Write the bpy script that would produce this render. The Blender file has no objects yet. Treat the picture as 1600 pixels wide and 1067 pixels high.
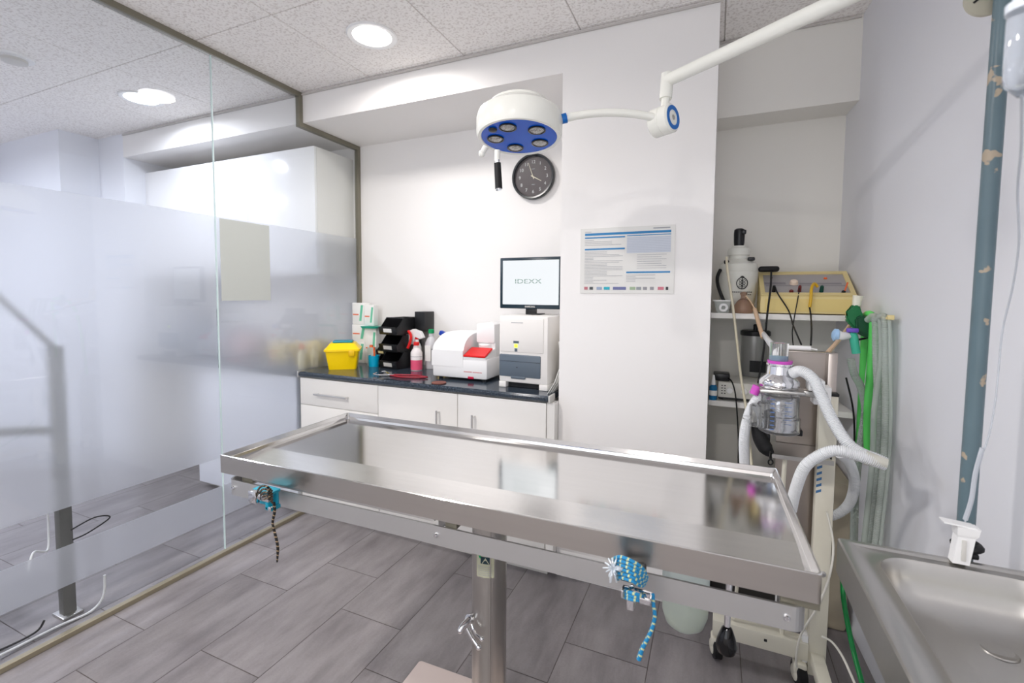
import bpy, bmesh, math, random
from mathutils import Vector, Matrix
random.seed(7)
PI = math.pi
sc = bpy.context.scene
C = sc.collection

# ------------------------------------------------------------------ camera
F_PX, CXP, CYP, HC = 724.8, 799.5, 502.8, 1.3757
PIT, YAW, ROL = -.0589, .4119, .0072
Fv = Vector((-math.sin(YAW)*math.cos(PIT), math.cos(YAW)*math.cos(PIT), math.sin(PIT)))
R0 = Vector((math.cos(YAW), math.sin(YAW), 0)); U0 = R0.cross(Fv)
Rv = math.cos(ROL)*R0 + math.sin(ROL)*U0
Uv = -math.sin(ROL)*R0 + math.cos(ROL)*U0
cam_d = bpy.data.cameras.new('camera'); cam = bpy.data.objects.new('camera', cam_d); C.objects.link(cam)
cam.matrix_world = Matrix(((Rv.x, Uv.x, -Fv.x, 0), (Rv.y, Uv.y, -Fv.y, 0), (Rv.z, Uv.z, -Fv.z, HC), (0, 0, 0, 1)))
cam_d.sensor_width = 36; cam_d.lens = F_PX/1600*36
cam_d.shift_x = -(CXP-800)/1600; cam_d.shift_y = (CYP-533.5)/1600
cam_d.clip_start = .02; cam_d.dof.use_dof = True; cam_d.dof.focus_distance = 1.55; cam_d.dof.aperture_fstop = 4.0
sc.camera = cam

# ------------------------------------------------------------------ world and exposure
w = bpy.data.worlds.new('world'); sc.world = w; w.use_nodes = True
w.node_tree.nodes['Background'].inputs[0].default_value = (.75, .85, 1, 1)
w.node_tree.nodes['Background'].inputs[1].default_value = .5
vs = sc.view_settings; vs.view_transform = 'Standard'; vs.look = 'None'; vs.gamma = 1; vs.use_curve_mapping = False
vs.exposure = 0.0
sc.cycles.max_bounces = 12; sc.cycles.diffuse_bounces = 9; sc.cycles.transparent_max_bounces = 16
sc.cycles.transmission_bounces = 8; sc.cycles.sample_clamp_indirect = 6

# ------------------------------------------------------------------ room numbers (metres)
H = 2.575; XG = -2.322; YP = 2.117; SOF = 2.40; YB = 2.61; XL = -.675; XR = -.015
YN2 = 2.47; S2 = 2.22; YN = 2.65; YR = -1.6; XNEXT = -5.6
def wall_x(y): return .53 + (2.65-y)*.05
MAIN_LAMPS = [(-1.5, 1.785), (-1.5, -.01), (-.3, -1.21)]
NEXT_LAMPS = [(-3.3, 1.785), (-3.3, -.01), (-4.6, .59)]
MAIN_W, NEXT_W = (10, 34, 31), (12, 30, 32)
def lamp(name, loc, power, col, size):
    l = bpy.data.lights.new(name, 'AREA'); l.shape = 'DISK'; l.size = size; l.energy = power; l.color = col; l.spread = PI*.95
    o = bpy.data.objects.new(name, l); C.objects.link(o); o.location = loc
for i, (x, y) in enumerate(MAIN_LAMPS): lamp('downlight_glow', (x, y, H-.018), MAIN_W[i], (1, .955, .92), .17)
for i, (x, y) in enumerate(NEXT_LAMPS): lamp('downlight_glow', (x, y, H-.018), NEXT_W[i], (.85, .885, 1), .17)

# soft fill light, added behind the camera in an invented window opening
WX0, WX1, WZ0, WZ1 = -1.75, .25, .95, 2.35
dl = bpy.data.lights.new('fill_light', 'AREA'); dl.shape = 'RECTANGLE'; dl.size = WX1-WX0; dl.size_y = WZ1-WZ0; dl.energy = 17; dl.color = (.93, .96, 1)
do = bpy.data.objects.new('fill_light', dl); C.objects.link(do); do.location = ((WX0+WX1)/2, YR-.13, (WZ0+WZ1)/2); do.rotation_euler = (PI/2, 0, 0)

# ------------------------------------------------------------------ helpers
def ray(u, v): return Fv + Rv*((u-CXP)/F_PX) - Uv*((v-CYP)/F_PX)
def at(u, v, y=None, x=None, z=None):
    "a point of the place seen along a sight line, at a known depth, side or height"
    d = ray(u, v); o = Vector((0, 0, HC))
    t = y/d.y if y is not None else (x/d.x if x is not None else (z-HC)/d.z)
    return o + d*t
MATS = {}
def mat(name, col, rough=.5, metal=0, bump=0, bscale=200, var=0, vscale=6, emis=0, stretch=None, trans=0, ior=1.45, coat=0, alpha=1, sss=0):
    if name in MATS: return MATS[name]
    m = bpy.data.materials.new(name); m.use_nodes = True; nt = m.node_tree; n = nt.nodes; L = nt.links
    p = n['Principled BSDF']; c = tuple(col)+(1,)
    p.inputs['Base Color'].default_value = c; p.inputs['Roughness'].default_value = rough; p.inputs['Metallic'].default_value = metal
    p.inputs['Transmission Weight'].default_value = trans; p.inputs['IOR'].default_value = ior
    p.inputs['Coat Weight'].default_value = coat; p.inputs['Alpha'].default_value = alpha
    if emis: p.inputs['Emission Color'].default_value = c; p.inputs['Emission Strength'].default_value = emis
    if bump or var:
        tc = n.new('ShaderNodeTexCoord'); mp = n.new('ShaderNodeMapping'); L.new(tc.outputs['Object'], mp.inputs[0])
        if stretch: mp.inputs['Scale'].default_value = stretch
    if bump:
        nz = n.new('ShaderNodeTexNoise'); nz.inputs['Scale'].default_value = bscale; nz.inputs['Detail'].default_value = 4
        b = n.new('ShaderNodeBump'); b.inputs['Strength'].default_value = bump; b.inputs['Distance'].default_value = .002
        L.new(mp.outputs[0], nz.inputs[0]); L.new(nz.outputs[0], b.inputs['Height']); L.new(b.outputs[0], p.inputs['Normal'])
    if var:
        nz = n.new('ShaderNodeTexNoise'); nz.inputs['Scale'].default_value = vscale; nz.inputs['Detail'].default_value = 5
        cr = n.new('ShaderNodeMapRange'); cr.inputs['To Min'].default_value = 1-var; cr.inputs['To Max'].default_value = 1+var
        mx = n.new('ShaderNodeVectorMath'); mx.operation = 'SCALE'; mx.inputs[0].default_value = col
        L.new(mp.outputs[0], nz.inputs[0]); L.new(nz.outputs[0], cr.inputs[0]); L.new(cr.outputs[0], mx.inputs['Scale']); L.new(mx.outputs[0], p.inputs['Base Color'])
    MATS[name] = m; return m
def lin(r, g, b): return tuple(((v/255+.055)/1.055)**2.4 if v > 10 else v/255/12.92 for v in (r, g, b))

class B:
    "collects shapes for one mesh"
    def __init__(s): s.bm = bmesh.new(); s.mi = 0
    def _m(s, faces):
        for f in faces: f.material_index = s.mi
    def box(s, c, d, bev=0, rz=0, rx=0, ry=0, seg=2):
        r = bmesh.ops.create_cube(s.bm, size=1)
        M = Matrix.Translation(c) @ Matrix.Rotation(rz, 4, 'Z') @ Matrix.Rotation(ry, 4, 'Y') @ Matrix.Rotation(rx, 4, 'X') @ Matrix.Diagonal((*d, 1))
        bmesh.ops.transform(s.bm, matrix=M, verts=r['verts'])
        fs = list({f for v in r['verts'] for f in v.link_faces}); s._m(fs)
        if bev:
            es = list({e for v in r['verts'] for e in v.link_edges})
            q = bmesh.ops.bevel(s.bm, geom=es, offset=min(bev, min(d)*.45), segments=seg, affect='EDGES', profile=.5); s._m(q['faces'])
        return s
    def span(s, a, b, bev=0, seg=2):
        return s.box([(a[i]+b[i])/2 for i in range(3)], [abs(b[i]-a[i]) for i in range(3)], bev, seg=seg)
    def lathe(s, prof, c=(0, 0, 0), axis=(0, 0, 1), seg=32, cap=True):
        q = Vector((0, 0, 1)).rotation_difference(Vector(axis).normalized()); c = Vector(c); rings = []
        for r, z in prof:
            if r < 1e-5: rings.append([s.bm.verts.new(c + q @ Vector((0, 0, z)))])
            else: rings.append([s.bm.verts.new(c + q @ Vector((r*math.cos(2*PI*k/seg), r*math.sin(2*PI*k/seg), z))) for k in range(seg)])
        fs = []
        for a, b in zip(rings, rings[1:]):
            if len(a) == 1 and len(b) == 1: continue
            for k in range(seg):
                j = (k+1) % seg
                if len(a) == 1: fs.append(s.bm.faces.new((a[0], b[j], b[k])))
                elif len(b) == 1: fs.append(s.bm.faces.new((a[k], a[j], b[0])))
                else: fs.append(s.bm.faces.new((a[k], a[j], b[j], b[k])))
        if cap:
            if len(rings[0]) > 1: fs.append(s.bm.faces.new(rings[0][::-1]))
            if len(rings[-1]) > 1: fs.append(s.bm.faces.new(rings[-1]))
        s._m(fs); return s
    def cyl(s, a, b, r0, r1=None, seg=24):
        a, b = Vector(a), Vector(b); d = b-a
        return s.lathe([(r0, 0), (r0 if r1 is None else r1, d.length)], a, d, seg)
    def ball(s, c, r, sc_=(1, 1, 1), seg=20):
        q = bmesh.ops.create_uvsphere(s.bm, u_segments=seg, v_segments=seg//2, radius=r)
        bmesh.ops.transform(s.bm, matrix=Matrix.Translation(c) @ Matrix.Diagonal((*sc_, 1)), verts=q['verts'])
        s._m({f for v in q['verts'] for f in v.link_faces}); return s
    def tube(s, pts, r, seg=10, smooth=6, closed=False, ribs=0, amp=0, cap=True, stripe=None):
        P = [Vector(p) for p in pts]
        if smooth > 1:
            Q = []; n = len(P)
            for i in range(n if closed else n-1):
                g = lambda k: P[k % n] if closed else P[max(0, min(n-1, k))]
                p0, p1, p2, p3 = g(i-1), g(i), g(i+1), g(i+2)
                for k in range(smooth):
                    t = k/smooth
                    Q.append(.5*((2*p1)+(-p0+p2)*t+(2*p0-5*p1+4*p2-p3)*t*t+(-p0+3*p1-3*p2+p3)*t**3))
            if not closed: Q.append(P[-1])
            P = Q
        if ribs:       # evenly re-spaced rings, two for each rib
            Ls = [0]
            for a, b in zip(P, P[1:]): Ls.append(Ls[-1]+(b-a).length)
            n = max(4, int(Ls[-1]/ribs)*4); Q = []; j = 0
            for i in range(n+1):
                d = Ls[-1]*i/n
                while j < len(P)-2 and Ls[j+1] < d: j += 1
                t = (d-Ls[j])/max(1e-9, Ls[j+1]-Ls[j]); Q.append(P[j].lerp(P[j+1], min(1, t)))
            P = Q
        rings = []; up = None; n = len(P)
        for i, p in enumerate(P):
            a = P[i-1] if (i or closed) else P[i]; b = P[(i+1) % n] if (i < n-1 or closed) else P[i]
            t = (b-a).normalized()
            if up is None: up = t.orthogonal().normalized()
            up = (up - t*up.dot(t)); up = up.normalized() if up.length > 1e-6 else t.orthogonal().normalized()
            sd = t.cross(up); rr = r
            if isinstance(r, (list, tuple)):
                q_ = i/(n-1)*(len(r)-1); k_ = min(len(r)-2, int(q_)); rr = r[k_]+(r[k_+1]-r[k_])*(q_-k_)
            if ribs: rr = rr + (amp if i % 4 in (0, 1) else -amp)
            rings.append([s.bm.verts.new(p + up*(rr*math.cos(2*PI*k/seg)) + sd*(rr*math.sin(2*PI*k/seg))) for k in range(seg)])
        fs = []
        pr = list(zip(rings, rings[1:]))
        if closed: pr.append((rings[-1], rings[0]))
        for a, b in pr:
            for k in range(seg): fs.append(s.bm.faces.new((a[k], a[(k+1) % seg], b[(k+1) % seg], b[k])))
        if cap and not closed: fs.append(s.bm.faces.new(rings[0][::-1])); fs.append(s.bm.faces.new(rings[-1]))
        s._m(fs)
        if stripe is not None:
            for q, f in enumerate(fs[:len(pr)*seg]):
                if ((q//seg)*2+(q % seg)) % (2*seg) in (0, 1, 2, 3): f.material_index = stripe
        return s
    def prism(s, poly, d, bev=0):
        "poly: 3D outline, pushed along d"
        a = [s.bm.verts.new(p) for p in poly]; b = [s.bm.verts.new(Vector(p)+Vector(d)) for p in poly]; n = len(a)
        fs = [s.bm.faces.new(a[::-1]), s.bm.faces.new(b)] + [s.bm.faces.new((a[k], a[(k+1) % n], b[(k+1) % n], b[k])) for k in range(n)]
        s._m(fs)
        if bev:
            es = list({e for f in fs for e in f.edges}); q = bmesh.ops.bevel(s.bm, geom=es, offset=bev, segments=2, affect='EDGES'); s._m(q['faces'])
        return s
    def loops(s, loops, cap0=False, cap1=True):
        rg = [[s.bm.verts.new(p) for p in lp] for lp in loops]; fs = []
        for a, b in zip(rg, rg[1:]):
            n = len(a)
            for k in range(n): fs.append(s.bm.faces.new((a[k], a[(k+1) % n], b[(k+1) % n], b[k])))
        if cap0: fs.append(s.bm.faces.new(rg[0][::-1]))
        if cap1: fs.append(s.bm.faces.new(rg[-1]))
        s._m(fs); return s
    def face(s, pts): s._m([s.bm.faces.new([s.bm.verts.new(p) for p in pts])]); return s
    def text(s, body, size, M, ext=.0004, bold=False):
        cu = bpy.data.curves.new('t', 'FONT'); cu.body = body; cu.size = size; cu.align_x = 'CENTER'; cu.align_y = 'CENTER'; cu.extrude = ext; cu.resolution_u = 3
        if bold: cu.offset = size*.02
        o = bpy.data.objects.new('t', cu); C.objects.link(o)
        dg = bpy.context.evaluated_depsgraph_get(); me = bpy.data.meshes.new_from_object(o.evaluated_get(dg))
        me.transform(M); n0 = len(s.bm.faces); s.bm.from_mesh(me); s.bm.faces.ensure_lookup_table(); s._m(s.bm.faces[n0:])
        bpy.data.objects.remove(o); bpy.data.meshes.remove(me); bpy.data.curves.remove(cu); return s

LOCAL = set()
def root_of(o):
    while o.parent: o = o.parent
    return o
def obj(name, b, m, parent=None, smooth=35):
    bm = b.bm; bmesh.ops.recalc_face_normals(bm, faces=bm.faces)
    me = bpy.data.meshes.new(name); bm.to_mesh(me); bm.free()
    for x in (m if isinstance(m, (list, tuple)) else [m]): me.materials.append(x)
    if smooth: me.shade_smooth(); me.set_sharp_from_angle(angle=math.radians(smooth))
    o = bpy.data.objects.new(name, me); C.objects.link(o)
    if parent:
        o.parent = parent; r = root_of(parent)
        if r.name not in LOCAL: me.transform(Matrix.Translation(-r.location))
    return o
def tag(o, label, cat, group=None):
    o['label'] = label; o['category'] = cat
    if group: o['group'] = group
    return o
def thing(name, label, cat, loc=(0, 0, 0), rz=None, group=None):
    o = bpy.data.objects.new(name, None); C.objects.link(o); o.location = loc; o.empty_display_size = .05
    if rz is not None: o.rotation_euler = (0, 0, rz); LOCAL.add(o.name)
    return tag(o, label, cat, group)
def struct(name, b, m, parent=None, smooth=0):
    o = obj(name, b, m, parent, smooth)
    if not parent: o['kind'] = 'structure'
    return o
def solo(name, b, m, label, cat, group=None, smooth=35):
    "a thing that is one mesh, its origin at its base"
    o = obj(name, b, m, None, smooth)
    vs_ = [v.co for v in o.data.vertices]; c = Vector((sum(v.x for v in vs_)/len(vs_), sum(v.y for v in vs_)/len(vs_), min(v.z for v in vs_)))
    o.data.transform(Matrix.Translation(-c)); o.location = c
    return tag(o, label, cat, group)

# ------------------------------------------------------------------ materials
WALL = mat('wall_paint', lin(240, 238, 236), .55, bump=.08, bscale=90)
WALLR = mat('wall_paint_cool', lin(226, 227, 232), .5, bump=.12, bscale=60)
WALLN = mat('wall_paint_next_room', lin(234, 236, 242), .55)
CAB = mat('white_laminate', lin(236, 234, 230), .35)
GLOSSW = mat('gloss_white', lin(244, 244, 244), .12)
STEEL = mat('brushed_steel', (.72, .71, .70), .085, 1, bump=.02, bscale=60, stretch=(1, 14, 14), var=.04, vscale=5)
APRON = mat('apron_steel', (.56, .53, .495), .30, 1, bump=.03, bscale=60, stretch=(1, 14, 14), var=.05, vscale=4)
STRIP = mat('scratched_steel', (.84, .83, .82), .17, 1, bump=.05, bscale=90, stretch=(1, 10, 10), var=.06, vscale=8)
STEEL2 = mat('dull_steel', (.55, .54, .52), .32, 1, bump=.12, bscale=120, var=.08)
CHROME = mat('chrome', (.82, .82, .84), .09, 1)
ALU = mat('aluminium', (.74, .73, .72), .38, 1)
FRAME = mat('olive_aluminium', lin(128, 124, 110), .42, .35)
BLACK = mat('black_plastic', lin(24, 25, 28), .35)
BLACKR = mat('black_rubber', lin(20, 20, 22), .6)
DGREY = mat('dark_grey_plastic', lin(92, 104, 116), .35)
WPLAST = mat('white_plastic', lin(238, 238, 238), .32)
LGREY = mat('light_grey_plastic', lin(205, 203, 198), .4)
CREAM = mat('cream_enamel', lin(222, 218, 202), .35)
ENAMEL = mat('white_enamel', lin(240, 240, 232), .25)
CREAMY = mat('yellowed_plastic', lin(226, 208, 150), .45)
YELLOWP = mat('faded_yellow_panel', lin(226, 204, 134), .5)
BLUE = mat('blue_acrylic', lin(0, 88, 205), .2); BLUE.node_tree.nodes['Principled BSDF'].inputs['Specular IOR Level'].default_value = .25
YEL = mat('yellow_plastic', lin(255, 216, 0), .3)
TEAL = mat('teal_plastic', lin(20, 140, 165), .35)
CYAN = mat('cyan_plastic', lin(0, 165, 205), .3)
MINT = mat('mint_plastic', lin(40, 175, 150), .4)
RED = mat('red_plastic', lin(215, 25, 25), .3)
GREEN = mat('green_rubber', lin(95, 212, 100), .35)
DGREEN = mat('dark_green_fabric', lin(10, 75, 45), .5)
PURPLE = mat('purple_plastic', lin(110, 80, 190), .35)
PINKV = mat('magenta_plastic', lin(205, 80, 190), .35)
ORANGE = mat('orange_plastic', lin(235, 110, 60), .4)
HOSE = mat('milky_hose', lin(236, 238, 240), .3, trans=.15)
CLEAR = mat('clear_plastic', (.96, .97, .98), .03, trans=.95, ior=1.45)
FROSTP = mat('frosted_plastic', lin(222, 228, 224), .4, trans=.4, ior=1.2)
PAPER = mat('paper', lin(238, 238, 235), .7)
INK = mat('grey_ink', lin(170, 172, 176), .8)
BLUEINK = mat('blue_ink', lin(50, 130, 185), .6)
WHITEINK = mat('white_ink', lin(225, 225, 225), .5)
PINKLIQ = mat('pink_liquid', lin(230, 90, 125), .25)
BROWNG = mat('amber_glass', lin(205, 175, 155), .1, trans=.75, ior=1.3)
TAN = mat('tan_rubber', lin(205, 175, 145), .5)
PIPE = mat('blue_grey_pipe', lin(92, 112, 120), .35, var=.12, vscale=14)
GROUT = mat('grout', lin(98, 91, 90), .9)
GLOW = mat('lamp_diffuser', (1, .98, .95), .5, emis=14)
GLOWN = mat('lamp_diffuser_cool', (.9, .95, 1), .5, emis=14)

def granite():
    m = mat('black_granite_laminate', lin(38, 46, 56), .12)
    n, L = m.node_tree.nodes, m.node_tree.links; p = n['Principled BSDF']
    tc = n.new('ShaderNodeTexCoord'); v = n.new('ShaderNodeTexNoise'); v.inputs['Scale'].default_value = 260; v.inputs['Detail'].default_value = 2
    cr = n.new('ShaderNodeValToRGB'); cr.color_ramp.elements[0].position = .45; cr.color_ramp.elements[0].color = (*lin(24, 30, 40), 1)
    cr.color_ramp.elements[1].position = .7; cr.color_ramp.elements[1].color = (*lin(90, 105, 120), 1)
    L.new(tc.outputs['Object'], v.inputs[0]); L.new(v.outputs[0], cr.inputs[0]); L.new(cr.outputs[0], p.inputs['Base Color']); return m
GRANITE = granite()
def tile_floor():
    m = mat('grey_floor_tile', lin(139, 134, 133), .33); n, L = m.node_tree.nodes, m.node_tree.links; p = n['Principled BSDF']
    tc = n.new('ShaderNodeTexCoord'); g = n.new('ShaderNodeNewGeometry')
    off = n.new('ShaderNodeVectorMath'); off.operation = 'MULTIPLY_ADD'; off.inputs[1].default_value = (3, .8, 1)
    sc_ = n.new('ShaderNodeVectorMath'); sc_.operation = 'SCALE'; sc_.inputs[0].default_value = (31, 17, 0); L.new(g.outputs['Random Per Island'], sc_.inputs['Scale'])
    L.new(tc.outputs['Object'], off.inputs[0]); L.new(sc_.outputs[0], off.inputs[2])
    a = n.new('ShaderNodeTexNoise'); a.inputs['Scale'].default_value = 3.5; a.inputs['Detail'].default_value = 8; a.inputs['Roughness'].default_value = .6
    L.new(off.outputs[0], a.inputs[0])
    f = n.new('ShaderNodeTexNoise'); f.inputs['Scale'].default_value = 120; f.inputs['Detail'].default_value = 3; L.new(tc.outputs['Object'], f.inputs[0])
    cr = n.new('ShaderNodeValToRGB'); cr.color_ramp.elements[0].position = .3; cr.color_ramp.elements[0].color = (*lin(112, 107, 109), 1)
    cr.color_ramp.elements[1].position = .75; cr.color_ramp.elements[1].color = (*lin(146, 141, 142), 1); L.new(a.outputs[0], cr.inputs[0])
    mr = n.new('ShaderNodeMapRange'); mr.inputs['To Min'].default_value = .9; mr.inputs['To Max'].default_value = 1.1; L.new(f.outputs[0], mr.inputs[0])
    mr2 = n.new('ShaderNodeMapRange'); mr2.inputs['To Min'].default_value = .94; mr2.inputs['To Max'].default_value = 1.06; L.new(g.outputs['Random Per Island'], mr2.inputs[0])
    mm = n.new('ShaderNodeMath'); mm.operation = 'MULTIPLY'; L.new(mr.outputs[0], mm.inputs[0]); L.new(mr2.outputs[0], mm.inputs[1])
    s2 = n.new('ShaderNodeVectorMath'); s2.operation = 'SCALE'; L.new(cr.outputs[0], s2.inputs[0]); L.new(mm.outputs[0], s2.inputs['Scale']); L.new(s2.outputs[0], p.inputs['Base Color'])
    b = n.new('ShaderNodeBump'); b.inputs['Strength'].default_value = .15; b.inputs['Distance'].default_value = .002; L.new(f.outputs[0], b.inputs['Height']); L.new(b.outputs[0], p.inputs['Normal'])
    return m
TILE = tile_floor()
def ceil_mat():
    m = mat('mineral_ceiling_tile', lin(226, 222, 219), .9); n, L = m.node_tree.nodes, m.node_tree.links; p = n['Principled BSDF']
    tc = n.new('ShaderNodeTexCoord'); v = n.new('ShaderNodeTexVoronoi'); v.inputs['Scale'].default_value = 130; nz = n.new('ShaderNodeTexNoise'); nz.inputs['Scale'].default_value = 90
    nz.inputs['Detail'].default_value = 3
    L.new(tc.outputs['Object'], v.inputs[0]); L.new(tc.outputs['Object'], nz.inputs[0])
    cr = n.new('ShaderNodeValToRGB'); cr.color_ramp.elements[0].position = .36; cr.color_ramp.elements[0].color = (*lin(222, 217, 213), 1)
    cr.color_ramp.elements[1].position = .5; cr.color_ramp.elements[1].color = (*lin(248, 245, 242), 1); L.new(nz.outputs[0], cr.inputs[0]); L.new(cr.outputs[0], p.inputs['Base Color'])
    b = n.new('ShaderNodeBump'); b.inputs['Strength'].default_value = .5; b.inputs['Distance'].default_value = .003; L.new(nz.outputs[0], b.inputs['Height']); L.new(b.outputs[0], p.inputs['Normal'])
    return m
CEIL = ceil_mat()
def glass_mat(name, tint, refl=1.0):
    m = bpy.data.materials.new(name); m.use_nodes = True; n, L = m.node_tree.nodes, m.node_tree.links; n.clear()
    o = n.new('ShaderNodeOutputMaterial'); t = n.new('ShaderNodeBsdfTransparent'); t.inputs[0].default_value = (*tint, 1)
    g = n.new('ShaderNodeBsdfGlossy'); g.inputs['Roughness'].default_value = .0; f = n.new('ShaderNodeFresnel'); ge = n.new('ShaderNodeNewGeometry'); mr = n.new('ShaderNodeMapRange'); mr.inputs['To Min'].default_value = 1.5; mr.inputs['To Max'].default_value = 1/1.5; L.new(ge.outputs['Backfacing'], mr.inputs[0]); L.new(mr.outputs[0], f.inputs[0])
    mx = n.new('ShaderNodeMixShader'); L.new(f.outputs[0], mx.inputs[0]); L.new(t.outputs[0], mx.inputs[1]); L.new(g.outputs[0], mx.inputs[2]); L.new(mx.outputs[0], o.inputs[0]); return m
GLASS = glass_mat('clear_glass', (.97, .98, .98))
GLASSE = mat('glass_edge', lin(215, 232, 230), .1)
def film_mat():
    m = bpy.data.materials.new('frosted_film'); m.use_nodes = True; n, L = m.node_tree.nodes, m.node_tree.links; n.clear()
    o = n.new('ShaderNodeOutputMaterial'); r = n.new('ShaderNodeBsdfRefraction'); r.inputs['Roughness'].default_value = .5; r.inputs['IOR'].default_value = 1.16; r.inputs[0].default_value = (.965, .97, .985, 1)
    d = n.new('ShaderNodeBsdfDiffuse'); d.inputs[0].default_value = (.84, .85, .87, 1); t = n.new('ShaderNodeBsdfTranslucent'); t.inputs[0].default_value = (.84, .85, .89, 1)
    a = n.new('ShaderNodeMixShader'); a.inputs[0].default_value = .5; L.new(d.outputs[0], a.inputs[1]); L.new(t.outputs[0], a.inputs[2])
    b = n.new('ShaderNodeMixShader'); b.inputs[0].default_value = .30; L.new(r.outputs[0], b.inputs[1]); L.new(a.outputs[0], b.inputs[2]); L.new(b.outputs[0], o.inputs[0]); return m
FILM = film_mat()

# ------------------------------------------------------------------ the setting
PITCHX = .317; COLOFF = {0: 1.705, 1: 1.492, 2: 1.279, 3: 1.492, 4: 1.09, 5: 1.484}
b = B(); b.mi = 1; b.face([(XNEXT, YR, -.002), (.8, YR, -.002), (.8, 2.7, -.002), (XNEXT, 2.7, -.002)]); b.mi = 0
for k in range(-4, 17):
    x1 = -.187-PITCHX*k; x0 = x1-PITCHX; off = COLOFF.get(k, 1.705-.213*(k % 3)); y = off-.64*6
    if x0 > .8 or x1 < XNEXT: continue
    x1 = min(x1, .8); x0 = max(x0, XNEXT)
    while y < 2.7:
        a0, a1 = max(y, YR), min(y+.64, 2.7)
        if a1 > a0+.01: b.face([(x0+.0015, a0+.0015, 0), (x1-.0015, a0+.0015, 0), (x1-.0015, a1-.0015, 0), (x0+.0015, a1-.0015, 0)])
        y += .64
b.mi = 1; b.span((XNEXT, YR, -.1), (.8, 2.7, -.01))
struct('floor', b, [TILE, GROUT])
b = B()
x = -.595-.6*9
while x < .9:
    y = 1.49-.6*6
    while y < 2.7:
        x0, x1, y0, y1 = max(x, XNEXT), min(x+.6, .8), max(y, YR), min(y+.6, 2.7)
        if x1-x0 > .02 and y1-y0 > .02: b.span((x0+.0025, y0+.0025, H), (x1-.0025, y1-.0025, H+.02), .002, seg=1)
        y += .6
    x += .6
b.mi = 1; b.span((XNEXT, YR, H+.006), (.8, 2.7, H+.04))
struct('ceiling', b, [CEIL, mat('ceiling_grid', lin(196, 192, 188), .6)])

def wbox(name, a, c, m=WALL): b = B(); b.span(a, c); return struct(name, b, m)
wbox('wall_back', (XNEXT, YB, 0), (XL, YB+.1, H)); wbox('wall_pillar', (XL, YP, 0), (XR, YN+.1, H))
wbox('wall_niche', (XR, YN, 0), (.6, YN+.1, H), mat('niche_paint', lin(232, 230, 224), .55))
b = B(); b.span((-4.17, YP, SOF), (XL, YB, H)); struct('wall_bulkhead', b, WALL)
b = B(); b.span((XR, YN2, S2), (.56, YN, H)); struct('wall_niche_bulkhead', b, mat('niche_paint', ()))
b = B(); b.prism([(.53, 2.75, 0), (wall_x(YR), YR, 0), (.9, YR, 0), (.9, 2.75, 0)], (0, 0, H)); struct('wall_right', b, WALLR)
b = B(); b.span((XNEXT, YR-.1, 0), (WX0, YR, H)); b.span((WX1, YR-.1, 0), (.9, YR, H)); b.span((WX0, YR-.1, 0), (WX1, YR, WZ0)); b.span((WX0, YR-.1, WZ1), (WX1, YR, H))
struct('wall_behind', b, WALL)
b = B(); b.span((WX0, YR-.08, WZ0), (WX0+.04, YR-.03, WZ1)); b.span((WX1-.04, YR-.08, WZ0), (WX1, YR-.03, WZ1)); b.span((WX0+.04, YR-.08, WZ0), (WX1-.04, YR-.03, WZ0+.04)); b.span((WX0+.04, YR-.08, WZ1-.04), (WX1-.04, YR-.03, WZ1)); b.span((-.77, YR-.08, WZ0+.04), (-.73, YR-.03, WZ1-.04)); struct('added_window', b, WPLAST); wbox('wall_far_left', (XNEXT-.1, YR, 0), (XNEXT, 2.7, H), WALLN)  # the window frame is added, unseen, to carry the fill light
b = B(); b.span((XNEXT, 1.87, 0), (-4.5, YB, H)); b.span((-4.5, YP, 0), (-4.17, YB, H)); struct('wall_left', b, WALLN)
b = B(); b.tube([(-4.16, YP-.006, H-.012), (XR, YP-.006, H-.012)], .006, 4, 1); b.tube([(XR+.002, YN2-.006, H-.01), (.537, YN2-.006, H-.01)], .005, 4, 1)
struct('trim_1', b, mat('ceiling_grid', ()))

# glass partition
YJ = 1.568
def glass_poly(pts, name):
    b = B(); b.prism([(XG-.005, y, z) for y, z in pts], (.01, 0, 0)); return struct(name, b, GLASS)
w1 = glass_poly([(YJ+.002, .03), (YB-.02, .03), (YB-.02, SOF-.025), (YP-.02, SOF-.025), (YP-.02, H-.03), (YJ+.002, H-.03)], 'window_1')
w2 = glass_poly([(YR, .03), (YJ-.002, .03), (YJ-.002, H-.03), (YR, H-.03)], 'window_2')
def film(y0, y1, z0, z1, p):
    b = B(); b.span((XG-.0075, y0, z0), (XG-.0055, y1, z1)); o = obj('frosted_film', b, FILM, p, 0)
for p, y0, y1 in ((w1, YJ+.003, YB-.03), (w2, YR+.01, YJ-.003)):
    film(y0, y1, .52, 1.761, p); film(y0, y1, .206, .367, p)
b = B(); b.span((XG-.005, YJ-.0018, .03), (XG+.005, YJ+.0018, H-.03)); struct('trim_2', b, GLASSE)
b = B(); e = .0125
def fr(y0, z0, y1, z1): b.span((XG-.015, y0, z0), (XG+.015, y1, z1), .001, seg=1)
fr(YR, H-.028, YP, H); fr(YP-.028, SOF-.028, YP, H-.028); fr(YP, SOF-.028, YB, SOF); fr(YB-.026, .03, YB, SOF-.028)
struct('trim_3', b, FRAME)
b = B(); b.span((XG-.014, YR, 0), (XG+.014, 2.08, .022), .002, seg=1); struct('trim_4', b, mat('track_aluminium', lin(150, 142, 122), .35, .5))

b = B(); q = [at(345, 348, x=XG+.008), at(420, 353, x=XG+.008)]
b.span((XG+.0062, 1.585, 1.333), (XG+.0075, 1.872, 1.752))
solo('paper_sheet', b, mat('grey_paper', lin(188, 192, 188), .7), 'pale grey blank sheet stuck on the glass partition at its joint', 'sheet', smooth=0)

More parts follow.
